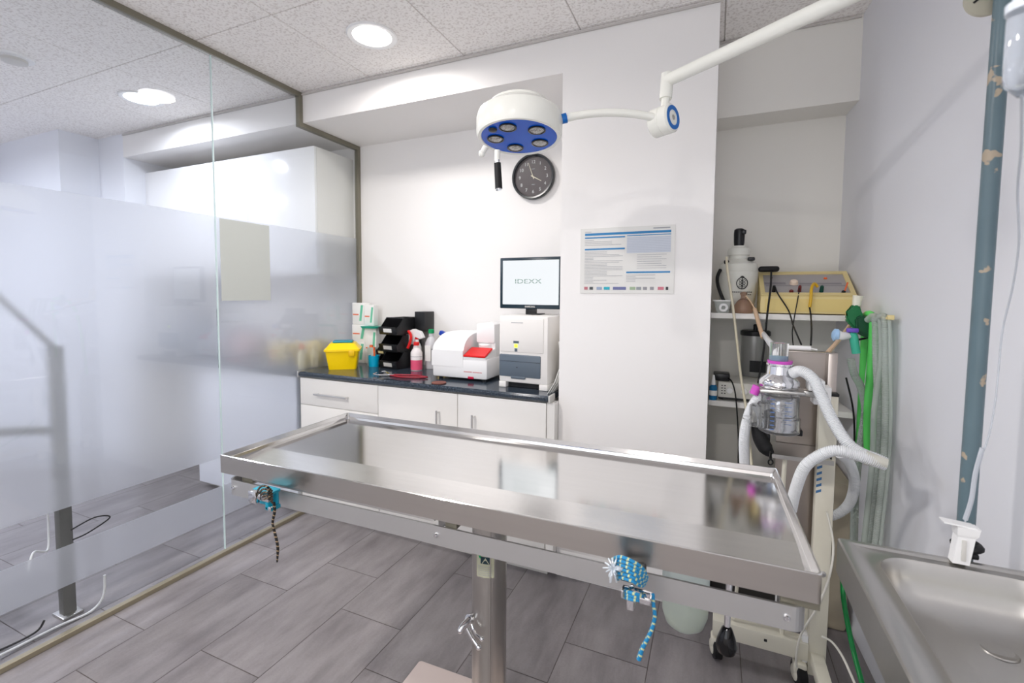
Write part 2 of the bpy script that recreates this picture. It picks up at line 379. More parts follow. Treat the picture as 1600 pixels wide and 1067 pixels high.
# ------------------------------------------------------------------ ceiling fittings
def downlight(x, y, glow, label):
    t = thing('recessed_downlight', label, 'downlight', (x, y, H), group='ceiling downlights')
    b = B(); b.lathe([(.088, -.001), (.088, -.005), (.11, -.008), (.115, -.004), (.115, 0)], (x, y, H), cap=False, seg=40); obj('trim_ring', b, WPLAST, t)
    b = B(); b.lathe([(0, -.0105), (.06, -.010), (.089, -.004)], (x, y, H), cap=False, seg=40); obj('diffuser', b, glow, t)
for (x, y), l in zip(MAIN_LAMPS, ('round recessed downlight near the wall bulkhead on our side of the glass', 'round downlight behind the camera beside the glass', 'round downlight at the rear of the room')):
    if y > 1: downlight(x, y, GLOW, l)
for (x, y), l in zip(NEXT_LAMPS, ('round downlight seen through the glass in the room beyond', 'hidden', 'hidden')):
    if y > 1: downlight(x, y, GLOWN, l)
t = thing('smoke_detector', 'small oval grey smoke detector on the ceiling beyond the glass', 'detector', (-3.326, 1.222, H))
b = B(); b.lathe([(.075, 0), (.075, -.012), (.05, -.016)], (-3.326, 1.222, H)); obj('base_plate', b, WPLAST, t)
b = B(); b.lathe([(.05, -.016), (.05, -.03), (.03, -.036), (0, -.037)], (-3.326, 1.222, H), cap=False); obj('sensor_cover', b, LGREY, t)

# ------------------------------------------------------------------ base cabinets and worktop
YC = 2.037; YF = 2.055
def handle(b, a, c, off=.028):
    a, c = Vector(a), Vector(c); n = Vector((0, -off, 0)); d = (c-a).normalized()
    b.cyl(a+n, c+n, .0055); b.cyl(a+d*.012, a+d*.012+n, .004); b.cyl(c-d*.012, c-d*.012+n, .004)
def base_cab(x0, x1, label, kind):
    t = thing('base_cabinet', label, 'cabinet', ((x0+x1)/2, YF, .0), group='white base cabinets')
    b = B(); b.span((x0+.001, YF+.02, .12), (x1-.001, YB-.002, .868)); obj('carcass', b, CAB, t, 0)
    b = B(); b.span((x0+.001, 2.10, 0), (x1-.001, 2.115, .12)); obj('plinth', b, LGREY, t, 0)
    if kind == 'drawer':
        b = B(); b.span((x0+.002, YF, .70), (x1-.002, YF+.019, .862), .0015); d = obj('drawer', b, CAB, t)
        b = B(); handle(b, (-2.167, YF, .775), (-1.916, YF, .775)); obj('handle', b, ALU, d)
        b = B(); b.span((x0+.002, YF, .125), (x1-.002, YF+.019, .697), .0015); obj('door', b, CAB, t)
    else:
        b = B(); b.span((x0+.002, YF, .125), (x1-.002, YF+.019, .862), .0015); d = obj('door', b, CAB, t)
        hx = x1-.11 if kind == 'r' else x0+.10
        b = B(); handle(b, (hx, YF, .77), (hx, YF, .61)); obj('handle', b, ALU, d)
base_cab(-2.322+.016, -1.712, 'white base cabinet with a top drawer, next to the glass', 'drawer')
base_cab(-1.712, -1.2, 'white base cabinet with one door, middle one of the row', 'r')
base_cab(-1.2, -.715, 'white base cabinet beside the pillar, its upright door handle nearest the middle cabinet', 'l')
t = thing('worktop', 'long black granite-look worktop on the white base cabinets', 'worktop', (-1.5, YC, .87))
b = B(); b.prism([(XG+.017, YB-.002, .87), (XG+.017, YC+.008, .87), (XG+.017, YC, .878), (XG+.017, YC, .89), (XG+.017, YC+.010, .90), (XG+.017, YB-.002, .90)], (-.70-XG-.017, 0, 0)); obj('slab', b, GRANITE, t)
b = B(); b.span((-.70, YC-.001, .868), (-.692, YP-.002, .901), .001); obj('end_cap', b, LGREY, t)
b = B(); b.span((XG+.0155, YC-.003, .868), (XG+.0245, YC+.05, .9015), .001); obj('end_cap', b, ALU, t)
b = B(); b.span((-.714, YF+.005, .12), (-.676, YP-.001, .866)); solo('filler_panel', b, CAB, 'narrow white filler panel between the last cabinet and the pillar', 'panel', smooth=0)

# room beyond the glass: wall cabinets, cabinet, worktop
UZ0, UZ1 = 1.50, 2.315
for (x0, x1, l) in ((-4.24, -3.0, 'white wall cupboard beyond the glass, the one further from the partition'), (-3.0, -2.372, 'white wall cupboard beyond the glass, right next to the partition')):
    t = thing('wall_cupboard', l, 'cupboard', ((x0+x1)/2, 2.26, UZ0), group='wall cupboards beyond the glass')
    b = B(); b.span((x0+.001, 2.28, UZ0), (x1-.001, YB-.001, UZ1)); obj('carcass', b, CAB, t, 0)
    b = B(); b.span((x0+.002, 2.26, UZ0), (x1-.002, 2.279, UZ1), .0015); obj('door', b, GLOSSW, t)
for x0, x1, l in ((-3.30, -2.345, 'white cabinet under the worktop beyond the glass'),):
    t = thing('base_cabinet', l, 'cabinet', ((x0+x1)/2, 2.06, 0))
    b = B(); b.span((x0, 2.08, .04), (x1, YB-.001, .866)); obj('carcass', b, CAB, t, 0)
    b = B(); b.span((x0+.001, 2.06, .045), (x1-.001, 2.079, .86), .0015); obj('door', b, WALLN, t)
    b = B(); b.span((x0+.01, 2.12, 0), (x1-.01, 2.14, .04)); obj('plinth', b, LGREY, t, 0)
b = B(); b.span((-4.165, 2.04, .87), (-2.34, YB-.001, .90), .004); solo('worktop', b, GRANITE, 'dark worktop beyond the frosted glass', 'worktop')
b = B(); b.span((-4.16, 2.12, 0), (-4.10, YB-.01, .868)); solo('worktop_support', b, CAB, 'white panel holding up the dark worktop beyond the glass', 'panel', smooth=0)
def blob(name, x, y, sx, sy, sz, m, l, cat, z=.90, bev=.012, g=None):
    b = B(); b.box((x, y, z+sz/2), (sx, sy, sz), bev); b.box((x, y, z+sz+.006), (sx*.8, sy*.8, .012), .004); return solo(name, b, m, l, cat, g)
blob('storage_tub', -2.74, 2.33, .16, .15, .12, mat('pale_yellow', lin(232, 205, 120), .5), 'pale yellow tub blurred behind the frosted glass on the worktop', 'tub')
blob('storage_tub', -3.15, 2.35, .20, .16, .16, mat('dusty_pink', lin(214, 178, 178), .5), 'dusty pink tub blurred behind the frosted glass', 'tub')
blob('storage_tub', -3.5, 2.4, .30, .22, .20, mat('slate_plastic', lin(110, 120, 135), .5), 'slate grey tub blurred behind the frosted glass', 'tub')
blob('storage_tub', -2.52, 2.42, .12, .12, .14, mat('pale_yellow', ()), 'small yellow tub close behind the frosted glass, nearest the wall', 'tub')
blob('storage_bin', -3.85, 2.42, .24, .22, .34, mat('slate_plastic', ()), 'tall slate bin blurred at the far end of the worktop beyond the glass', 'bin')
# two bottles just behind the glass on the worktop end
for x, y, hh, m1, m2, l in ((-2.366, 2.13, .13, 'ivory_bottle', ORANGE, 'ivory bottle with orange cap close behind the frosted glass'), (-2.366, 2.23, .125, 'ivory_bottle', CREAMY, 'ivory bottle with yellow cap close behind the frosted glass')):
    t = thing('bottle', l, 'bottle', (x, y, .90), group='bottles behind the frosted glass')
    b = B(); b.lathe([(.024, 0), (.025, .01), (.025, hh*.75), (.012, hh*.9), (.012, hh*.95)], (x, y, .90)); obj('bottle_body', b, mat('ivory_plastic', lin(240, 226, 175), .4), t)
    b = B(); b.lathe([(.015, hh*.95), (.015, hh*1.1), (.006, hh*1.25)], (x, y, .90)); obj('cap', b, m2, t)

# stand behind the glass
sx, sy = -2.49, .99
t = thing('folding_stand', 'grey square post stand with raised arm behind the frosted glass', 'stand', (sx, sy, 0))
b = B(); b.span((sx-.02, sy-.022, 0), (sx+.02, sy+.022, 1.15), .003); obj('post', b, mat('grey_aluminium', lin(120, 120, 116), .45, .6, var=.1), t)
b = B(); b.box((sx, sy, .006), (.09, .07, .012), .003); obj('base_plate', b, STEEL2, t)
b = B(); b.tube([(sx, sy, 1.14), (sx-.05, sy-.16, 1.38), (sx-.1, sy-.35, 1.65)], .011, 8, 3); obj('arm', b, mat('grey_aluminium', ()), t)
b = B(); b.tube([(sx-.02, sy-.02, .80), (sx-.02, sy-.2, .84), (sx-.02, sy-.42, .86)], .018, 8, 3); obj('side_grip', b, mat('grey_aluminium', ()), t)
def cable(name, pts, r, m, label, cat='cable', g=None, seg=8, smooth=6, **k):
    b = B(); b.tube(pts, r, seg, smooth, **k); return solo(name, b, m, label, cat, g, 60)
cable('cable', [(-2.46, .93, .53), (-2.46, .93, .4), (-2.44, .915, .33), (-2.40, .86, .36), (-2.39, .84, .30)], .004, WPLAST, 'white cable curling down from the grey post stand')
cable('cable', [(-2.40, .72, .02), (-2.42, .82, .008), (-2.42, .93, .008), (-2.405, 1.03, .01), (-2.39, 1.07, .06), (-2.385, 1.075, .15)], .005, WPLAST, 'white cable lying in a curve around the foot of the stand')
cable('cable', [(-2.5, .62, .006), (-2.46, .78, .006), (-2.42, .86, .03), (-2.40, .88, .07)], .004, BLACKR, 'black cable on the floor behind the glass')
cable('cable', [(-2.46, 1.0, .37), (-2.43, 1.07, .40), (-2.42, 1.12, .38), (-2.44, 1.05, .34), (-2.45, 1.0, .33)], .003, BLACKR, 'thin black cable looped around the post of the stand')
b = B(); b.box((-2.85, .72, .25), (.05, .05, .5), .005, ry=.3); b.box((-2.95, .72, .46), (.3, .3, .05), .02); b.box((-3.0, .72, .015), (.5, .05, .03), .005)
solo('stool', b, mat('pale_metal', lin(190, 186, 170), .5), 'pale metal leg of a stool cut by the picture edge beyond the glass', 'stool')

# ------------------------------------------------------------------ clock
cx, cz, r = -1.0, 2.068, .132; y0 = YB
t = thing('wall_clock', 'round black wall clock with pale hands on the back wall', 'clock', (cx, YB, cz))
AX = (0, -1, 0)
b = B(); b.lathe([(r*.96, 0), (r, .008), (r, .03), (r*.97, .038), (r*.90, .036), (r*.88, .022)], (cx, y0, cz), AX, 64, cap=False); b.lathe([(0, .001), (r*.96, .001)], (cx, y0, cz), AX, 64, cap=False); obj('rim', b, mat('dark_rim', lin(40, 44, 48), .25), t)
b = B(); b.lathe([(0, .018), (r*.9, .018)], (cx, y0, cz), AX, 64, cap=False); obj('face', b, mat('clock_face', lin(84, 76, 78), .35), t)
RX = Matrix.Rotation(PI/2, 4, 'X')
for k in range(1, 13):
    a = PI/2-k*PI/6; b = B(); b.text(str(k), .027, Matrix.Translation((cx+.086*math.cos(a), y0-.0195, cz+.086*math.sin(a)-.001)) @ RX); obj('numeral', b, WHITEINK, t, 0)
for z_ in (.045, -.045): b = B(); b.box((cx, y0-.0193, cz+z_), (.02, .0006, .003)); obj('printed_mark', b, INK, t, 0)
def hand(name, ang, L, wd, yy, m):
    b = B(); a = math.radians(ang); d = Vector((math.sin(a), 0, math.cos(a))); n = Vector((math.cos(a), 0, -math.sin(a)))
    c = Vector((cx, yy, cz)); b.prism([c-d*.015-n*wd, c-d*.015+n*wd, c+d*L+n*wd*.5, c+d*L-n*wd*.5], (0, -.001, 0)); obj(name, b, m, t, 0)
HANDM = mat('ivory_paint', lin(235, 228, 205), .4)
hand('hour_hand', 119, .058, .0028, y0-.021, HANDM); hand('minute_hand', -20, .088, .002, y0-.024, HANDM)
b = B(); b.lathe([(0, .031), (r*.89, .029)], (cx, y0, cz), AX, 48, cap=False); obj('cover_glass', b, GLASS, t)

# ------------------------------------------------------------------ poster on the pillar
px0, px1, pz0, pz1 = -.578, -.163, 1.384, 1.680; yf = YP-.0035
t = thing('poster', 'laminated landscape poster with blue bars and small grey text on the pillar', 'poster', (-.37, YP, pz0))
b = B(); b.span((px0, YP-.003, pz0), (px1, YP-.0005, pz1)); obj('sheet', b, mat('poster_paper', lin(222, 221, 217), .35), t, 0)
W_, H_ = px1-px0, pz1-pz0
def bar(b, u0, u1, v, h): b.span((px0+W_*u0, yf-.0004, pz1-H_*(v+h)), (px0+W_*u1, yf+.0004, pz1-H_*v))
b = B(); bar(b, .05, .96, .075, .035); bar(b, .05, .49, .135, .02); bar(b, .05, .49, .31, .024); bar(b, .51, .96, .128, .012); bar(b, .51, .96, .67, .024); obj('blue_bar', b, BLUEINK, t, 0)
b = B(); random.seed(3)
for k in range(22): bar(b, .05, .05+random.choice((.1, .25, .38, .42)), .36+k*.023, .006)
for k in range(4): bar(b, .05, .05+random.choice((.1, .3, .4)), .18+k*.025, .006)
obj('text_line', b, INK, t, 0); b = B()
for k in range(7): bar(b, .62, .62+random.choice((.15, .25, .3)), .42+k*.033, .006)
for k in range(5): bar(b, .51, .51+random.choice((.1, .3, .42)), .72+k*.024, .006)
obj('text_line', b, INK, t, 0)
b = B(); bar(b, .78, .95, .03, .018); obj('heading_mark', b, INK, t, 0)
b = B(); bar(b, .05, .12, .05, .008); obj('heading_mark', b, INK, t, 0)
b = B(); bar(b, .51, .96, .155, .24)
obj('table_panel', b, mat('pale_blue_ink', lin(202, 208, 218), .6), t, 0)
b = B()
for k in range(9): b.span((px0+W_*.515, yf-.0009, pz1-H_*(.17+k*.025+.005)), (px0+W_*.955, yf-.0002, pz1-H_*(.17+k*.025)))
obj('table_row', b, mat('grey_blue_ink', lin(178, 186, 200), .7), t, 0)
for u0, u1, c in ((.05, .09, (180, 110, 120)), (.11, .15, (70, 75, 80)), (.19, .25, (150, 165, 190)), (.27, .335, (40, 170, 190)), (.37, .51, (110, 115, 160)), (.55, .61, (160, 180, 150)), (.62, .67, (150, 155, 160)), (.69, .73, (150, 150, 155)), (.76, .80, (150, 150, 155)), (.84, .90, (200, 120, 135)), (.92, .945, (60, 60, 65))):
    b = B(); bar(b, u0, u1, .90, .045); obj('emblem', b, mat('ink_%d_%d' % (c[0], c[1]), lin(*c), .6), t, 0)

# ------------------------------------------------------------------ things on the worktop
ZT = .9005
def rbox(b, cx_, cy_, w0, d0, z0, w1, d1, z1, rc=.012, seg=4):
    "two rounded rectangles joined: for tapered tubs"
    def lp(w_, d_, z_):
        out = []
        for sx_, sy_, a0 in ((1, 1, 0), (-1, 1, 90), (-1, -1, 180), (1, -1, 270)):
            for k in range(seg+1):
                a = math.radians(a0+90*k/seg); out.append((cx_+sx_*(w_/2-rc)+rc*math.cos(a), cy_+sy_*(d_/2-rc)+rc*math.sin(a), z_))
        return out
    b.loops([lp(w0, d0, z0), lp(w1, d1, z1)], True, True); return b
# yellow container
t = thing('sharps_container', 'bright yellow lidded waste container with a blue-green cap on the black worktop', 'container', (-2.163, 2.27, ZT), math.radians(38))
b = B(); rbox(b, 0, 0, .165, .150, 0, .20, .185, .115, .018); obj('tub', b, YEL, t)
b = B(); rbox(b, 0, 0, .215, .20, .115, .215, .20, .127, .02); rbox(b, 0, 0, .205, .19, .127, .15, .12, .163, .02); obj('lid', b, YEL, t)
b = B(); b.span((-.06, -.045, .163), (.06, .045, .176), .006); obj('cap', b, TEAL, t)
b = B(); b.span((.04, -.103, .085), (.075, -.092, .122), .003); obj('latch', b, mat('deep_yellow', lin(235, 190, 0), .35), t)
# boxes near the wall
def carton(x, y, z, sx_, sy_, sz_, rz, l, tilt=0):
    t = thing('medicine_carton', l, 'carton', (x, y, z), rz, 'white medicine cartons by the glass frame')
    b = B(); b.box((0, 0, sz_/2), (sx_, sy_, sz_), .001); obj('carton_body', b, PAPER, t)
    b = B(); b.box((-sx_*.2, -sy_/2-.0005, sz_*.45), (sx_*.5, .0006, .008)); obj('orange_stripe', b, ORANGE, t, 0)
    b = B(); b.prism([(sx_*.1, -sy_/2-.0008, sz_*.15), (sx_*.28, -sy_/2-.0008, sz_*.15), (sx_*.45, -sy_/2-.0008, sz_*.9), (sx_*.25, -sy_/2-.0008, sz_*.9)], (0, .0006, 0)); obj('green_stripe', b, mat('pale_green_ink', lin(110, 200, 165), .6), t, 0)
    return t
carton(-2.235, 2.52, ZT, .115, .07, .145, -.05, 'white carton at the bottom of the stack by the glass frame')
carton(-2.235, 2.525, ZT+.147, .115, .065, .115, .05, 'second white carton up, behind the yellow container')
carton(-2.245, 2.53, ZT+.2645, .105, .06, .145, -.05, 'white carton topmost of the stack by the glass frame')
carton(-2.13, 2.515, ZT, .085, .06, .238, .1, 'tall white carton standing beside the stack, nearer the black bins')
carton(-2.15, 2.52, ZT+.2565, .075, .05, .14, .1, 'slim white carton standing on the mint tray')
b = B(); rbox(b, -2.13, 2.50, .13, .075, ZT+.2405, .145, .085, ZT+.2535, .02); solo('tray', b, MINT, 'small mint green tray balanced on a white carton', 'tray')
# cyan cup of pens
t = thing('pen_cup', 'cyan cup holding clear tubes with orange tips beside the yellow container', 'cup', (-2.03, 2.40, ZT))
b = B(); b.lathe([(.032, 0), (.036, .072), (.033, .072), (.030, .004)], (-2.03, 2.40, ZT), cap=False); b.lathe([(0, 0.001), (.032, .001)], (-2.03, 2.40, ZT), cap=False); obj('cup', b, CYAN, t)
b = B(); rbox(b, -2.07, 2.435, .05, .05, ZT, .05, .05, ZT+.12, .008); obj('clear_jar', b, FROSTP, t)
b = B(); b.cyl((-2.075, 2.43, ZT+.12), (-2.075, 2.43, ZT+.135), .012); b.cyl((-2.03, 2.41, ZT+.005), (-2.045, 2.42, ZT+.125), .006); obj('orange_tip', b, ORANGE, t)
# black stacking bins
def bin_(x, y, z, l, rz=-.12, s=1.0, sm=None):
    t = thing('stacking_bin', l, 'bin', (x, y, z), rz, 'black stacking bins')
    W2, D2, H2 = .075*s, .11*s, .105*s; b = B()
    # side outline: open slanted front
    side = [(-D2, 0), (-D2-.01, .012), (-D2-.018, .045*s), (-D2+.005, .05*s), (-D2+.05*s, H2), (D2, H2), (D2, 0)]
    for sgn in (-1, 1):
        b.prism([(sgn*W2, yy, zz) for yy, zz in side], (-sgn*.004, 0, 0), .0012)
    b.span((-W2, -D2, 0), (W2, D2, .004)); b.span((-W2, D2-.004, 0), (W2, D2, H2)); b.span((-W2, -D2+.05*s, H2-.004), (W2, -D2+.062*s, H2+.002)); 
    b.box((0, -D2-.011, .025*s), (2*W2, .004, .05*s), .001, rx=.2); obj('bin_shell', b, BLACK, t)
    b = B(); b.box((0, -D2-.0145, .027*s), (.07*s, .0015, .024*s), 0, rx=.2); obj('label_card', b, sm or LGREY, t, 0)
    b = B(); b.span((-W2+.01, -D2+.02, .004), (W2-.01, D2-.02, .03)); obj('contents', b, BLACKR, t, 0)
BX, BY = -1.865, 2.475
for k, l in enumerate(('black open bin at the bottom of the front stack on the worktop', 'black open bin in the middle of the front stack', 'black open bin on top of the front stack')):
    bin_(BX, BY-.0, ZT+k*.108, l, sm=PAPER if k == 2 else None)
for k, l in enumerate(('small black bin at the bottom of the rear stack behind', 'small black bin on top of the rear stack behind')):
    bin_(BX-.125, BY+.045, ZT+k*.073, l, s=.66, sm=CREAMY)
b = B(); b.span((-1.78, 2.50, ZT+.235), (-1.70, YB-.001, ZT+.36), .004); solo('black_box', b, BLACK, 'closed black box fixed high on the wall beside the top bin', 'box')
# bottles
def bottle(x, y, rr, hh, body, cap, l, capm_h=.02, liquid=None, band=True):
    t = thing('bottle', l, 'bottle', (x, y, ZT), group='bottles beside the black bins')
    b = B(); b.lathe([(0, 0), (rr*.95, 0), (rr, .006), (rr, hh*.72), (rr*.7, hh*.84), (rr*.42, hh*.9), (rr*.42, hh)], (x, y, ZT), cap=False); obj('bottle_body', b, body, t)
    b = B(); b.lathe([(rr*.5, 0), (rr*.5, capm_h), (rr*.4, capm_h+.003)], (x, y, ZT+hh)); obj('cap', b, cap, t)
    if liquid: b = B(); b.lathe([(rr*1.004, .004), (rr*1.004, hh*.42)], (x, y, ZT), cap=False); obj('liquid', b, liquid, t)
    if band: b = B(); b.lathe([(rr*1.006, hh*.55), (rr*1.006, hh*.565)], (x, y, ZT), cap=False); obj('printed_line', b, DGREY, t)
    return t
bottle(-1.695, 2.40, .036, .155, mat('milky_plastic', lin(232, 225, 225), .35), RED, 'squat bottle half full of pink liquid with a red cap', .018, PINKLIQ)
t = bottle(-1.652, 2.50, .038, .225, mat('grey_translucent', lin(205, 205, 208), .3), mat('leaf_green_cap', lin(0, 150, 90), .35), 'tall pale bottle with a green screw cap behind the pink one', .022)
b = B(); b.span((-1.672, 2.458, ZT+.05), (-1.63, 2.461, ZT+.15)); obj('paper_label', b, PAPER, t, 0)
t = bottle(-1.738, 2.47, .026, .185, WPLAST, RED, 'white spray bottle with a red trigger next to the black bins', .01, band=False)
b = B(); b.prism([at(634, 519, y=2.455), at(645, 514, y=2.455), at(656, 518, y=2.455), at(661, 528, y=2.455), at(655, 530, y=2.455), at(648, 525, y=2.455), at(646, 538, y=2.455), at(637, 538, y=2.455)], (0, .03, 0), .003); obj('spray_head', b, WPLAST, t)
b = B(); b.tube([at(638, 517, y=2.44), at(642, 524, y=2.435), at(641, 534, y=2.43), at(637, 544, y=2.425)], .009, 8); obj('trigger', b, RED, t)
t = bottle(-1.585, 2.53, .032, .19, mat('pale_yellow', ()), RED, 'pale yellow spray bottle with blue head, mostly hidden by the white analyser', .015, band=False)
b = B(); b.box((-1.575, 2.52, ZT+.222), (.05, .03, .03), .006, ry=.4); obj('spray_head', b, mat('royal_blue', lin(15, 60, 170), .35), t)
# white analyser with red tray
A1 = thing('blood_analyser', 'low white rounded laboratory analyser with a red tray lid', 'analyser', (-1.28, 2.35, ZT), .03)
x0, x1, yf_, yb_ = -.175, .165, -.14, .17
b = B()   # base
b.span((x0, yf_, .012), (x1, yb_, .125), .012); obj('base_housing', b, WPLAST, A1)
b = B()   # domed left part: side outline swept along x
n = 10; prof = [(yf_-.002, .075), (yf_-.002, .165)] + [(yf_+.01+.16*(1-math.cos(PI/2*k/n)), .17+.085*math.sin(PI/2*k/n)) for k in range(n+1)] + [(yb_, .255), (yb_, .075)]
sec = lambda x_, s_: [(x_, y_*1.0, .075+(z_-.075)*s_) for y_, z_ in prof]
b.loops([sec(x0-.002, .90), sec(x0+.012, .99), sec(-.03, 1.0), sec(.015, 1.0), sec(.02, .985)], True, True); obj('dome_cover', b, WPLAST, A1)
b = B(); b.span((.045, -.03, .20), (x1-.005, .17, .31), .01); b.span((.05, .07, .12), (x1-.005, .17, .21), .004); b.span((x1-.03, -.02, .10), (x1-.004, .165, .31), .008); b.lathe([(.045, 0), (.05, .04)], (.095, .0, .205), (0, .4, -1), 24); obj('tower', b, WPLAST, A1)
b = B(); b.prism([(.022, yf_-.004, .132), (.155, yf_-.004, .132), (.155, yf_+.10, .168), (.022, yf_+.10, .168)], (0, 0, .009), .003); obj('tray_lid', b, RED, A1)
b = B(); b.prism([(.022, yf_, .12), (.022, yf_+.12, .12), (.022, yf_+.12, .170), (.022, yf_, .131)], (.135, 0, 0)); obj('tray_wedge', b, WPLAST, A1)
b = B(); b.span((.05, yf_-.003, -.0+.012), (.085, yf_+.01, .026), .003); obj('badge', b, mat('crimson', lin(180, 20, 60), .35), A1)
b = B(); b.span((.025, yf_-.0008, .048), (.075, yf_+.001, .054)); b.span((.08, yf_-.0008, .048), (.135, yf_+.001, .053)); obj('printed_name', b, mat('rosy_ink', lin(205, 150, 150), .6), A1, 0)
for sx_ in (x0+.04, x1-.03):
    for sy_ in (yf_+.03, yb_-.03):
        b = B(); b.cyl((sx_, sy_, 0), (sx_, sy_, .013), .012); obj('foot', b, BLACKR, A1)
# tall analyser
A2 = thing('blood_analyser', 'tall white boxy laboratory analyser with a dark grey front door beside the pillar', 'analyser', (-.868, 2.33, ZT), -.03)
x0, x1, yf_, yb_ = -.135, .132, -.185, .16
b = B(); b.span((x0, yf_, .028), (x1, yb_, .368), .009); obj('housing', b, mat('warm_white_plastic', lin(236, 233, 229), .35), A2)
b = B(); b.span((x0+.008, yf_-.004, .184), (x1-.022, yf_+.01, .355), .004); obj('front_panel', b, mat('warm_white_plastic', ()), A2)
b = B(); b.span((x0+.003, yf_-.006, .058), (x1-.036, yf_+.01, .172), .006); d_ = obj('front_door', b, DGREY, A2)
b = B(); b.span((x0+.005, yf_-.0068, .137), (x1-.038, yf_-.0052, .1385)); b.cyl((-.03, yf_-.008, .108), (-.03, yf_, .108), .003); obj('door_latch', b, BLACK, d_)
b = B(); b.span((x0+.07, yf_-.008, .049), (x0+.15, yf_+.008, .063), .004); obj('door_grip', b, DGREY, A2)
b = B(); b.span((-.052, yf_-.0055, .230), (-.022, yf_, .242)); b.span((-.045, yf_-.0055, .188), (-.030, yf_, .204)); obj('button', b, DGREY, A2)
b = B(); b.span((-.047, yf_-.0065, .208), (-.029, yf_, .226), .002); obj('status_light', b, mat('status_lime', lin(215, 255, 60), .5, emis=1.2), A2)
b = B(); b.span((-.065, yf_-.005, .332), (-.0, yf_, .3355)); obj('printed_name', b, INK, A2, 0)
b = B(); b.span((x0, yf_, 0), (x0+.04, yb_, .03), .003); b.span((x1-.045, yf_, 0), (x1, yb_, .03), .003); obj('foot_rail', b, mat('warm_white_plastic', ()), A2)
b = B(); b.span((x0+.04, yf_+.03, .001), (x1-.045, yb_-.02, .03)); obj('underside', b, BLACK, A2, 0)
# papers beside it
b = B()
for k in range(3):
    o_ = k*.006; P = [(-.722+o_, 2.08+k*.02, ZT), (-.70+o_, 2.12+k*.02, ZT+.05), (-.69+o_*.5, 2.2, ZT+.14), (-.698, 2.17+o_*3, ZT+.245)]
    Q = [(x_, y_+.10, z_) for x_, y_, z_ in P]
    for i in range(3): b.prism([P[i], P[i+1], Q[i+1], Q[i]], (.0016, 0, 0))
solo('paper_bundle', b, PAPER, 'bundle of white papers leaning between the tall analyser and pillar', 'papers', smooth=50)
# monitor
SCR = mat('lit_screen', (.93, .97, 1), .3, emis=.93); SCR.node_tree.nodes['Principled BSDF'].inputs['Base Color'].default_value = (.02, .02, .02, 1)
MN = thing('monitor', 'flat black-framed monitor showing a white screen above the tall analyser', 'monitor', (-.895, 2.30, 1.2705), 0)
LOCAL.add(MN.name)
mw, mh = .352, .272
b = B(); b.span((-mw/2, -.012, .03), (mw/2, .02, .03+mh), .005); obj('bezel', b, mat('dark_bezel', lin(26, 46, 58), .3), MN)
b = B(); b.span((-mw/2+.018, -.0135, .03+.022), (mw/2-.018, -.011, .03+mh-.016)); s_ = obj('screen', b, SCR, MN, 0)
b = B(); b.text('IDEXX', .042, Matrix.Translation((-.012, -.0145, .03+mh*.53)) @ RX @ Matrix.Diagonal((1.25, .8, 1, 1))); obj('screen_logo', b, mat('grey_green_logo', lin(120, 150, 140), .6), s_, 0)
b = B(); b.span((-.10, -.0155, .03+mh*.53-.0012), (.08, -.0150, .03+mh*.53+.0012)); obj('logo_split', b, mat('lit_screen', ()), s_, 0)
b = B(); b.text('SAMSUNG', .0125, Matrix.Translation((0, -.0128, .041)) @ RX, bold=True) ; obj('maker_mark', b, LGREY, MN, 0)
b = B(); b.span((-.03, -.0, 0.003), (.03, .018, .035), .003); b.span((-.03, .0, 0), (.05, .09, .005), .002); obj('stand', b, BLACK, MN)
# coaster, stethoscope, small odds
b = B(); b.lathe([(0, 0), (.038, 0), (.04, .003), (.038, .006), (0, .007)], (-1.335, 2.092, ZT), cap=False); solo('coaster', b, mat('brown_cork', lin(120, 70, 60), .7), 'round brown coaster at the worktop front edge before the low analyser', 'coaster')
T = thing('stethoscope', 'dark red stethoscope with chrome ear tubes lying on the worktop', 'stethoscope', (-1.65, 2.15, ZT))
b = B(); b.tube([(-1.70, 2.165, ZT+.006), (-1.76, 2.20, ZT+.008), (-1.79, 2.215, ZT+.012), (-1.80, 2.195, ZT+.012)], .0035, 8); b.tube([(-1.70, 2.15, ZT+.006), (-1.76, 2.115, ZT+.008), (-1.80, 2.125, ZT+.01), (-1.805, 2.155, ZT+.012)], .0035, 8); obj('ear_tube', b, CHROME, T)
b = B(); b.tube([(-1.70, 2.165, ZT+.006), (-1.64, 2.18, ZT+.007), (-1.56, 2.20, ZT+.007), (-1.47, 2.185, ZT+.006)], .005, 8); b.tube([(-1.70, 2.15, ZT+.006), (-1.62, 2.13, ZT+.006), (-1.54, 2.15, ZT+.006), (-1.48, 2.18, ZT+.006)], .005, 8); obj('rubber_tube', b, mat('maroon_rubber', lin(150, 25, 45), .4), T)
b = B(); b.box((-1.70, 2.158, ZT+.007), (.03, .024, .012), .004); obj('yoke', b, CHROME, T)

# ------------------------------------------------------------------ niche shelves and what stands on them
YSF = 2.30
for z, l in ((1.299, 'white shelf board in the niche, upper one, carrying the cream apparatus'), (.897, 'white shelf board in the niche, lower one, carrying the white power unit')):
    b = B(); b.prism([(XR+.001, YSF, z-.024), (wall_x(YSF)-.002, YSF, z-.024), (wall_x(YN)-.002, YN-.001, z-.024), (XR+.001, YN-.001, z-.024)], (0, 0, .024), .001); solo('shelf_board', b, CAB, l, 'shelf', 'niche shelves')
b = B(); b.prism([(.495, 2.36, 1.3005), (.525, 2.36, 1.3005), (.549, 1.93, 1.3005), (.535, 1.93, 1.3005), (.495, 2.25, 1.3005)], (0, 0, .009), .002); b.span((.533, 1.925, 1.300), (.551, 1.94, 1.316), .002); solo('hose_hook', b, CREAMY, 'yellowed flat bracket at the shelf end with hoses hung over it', 'bracket')
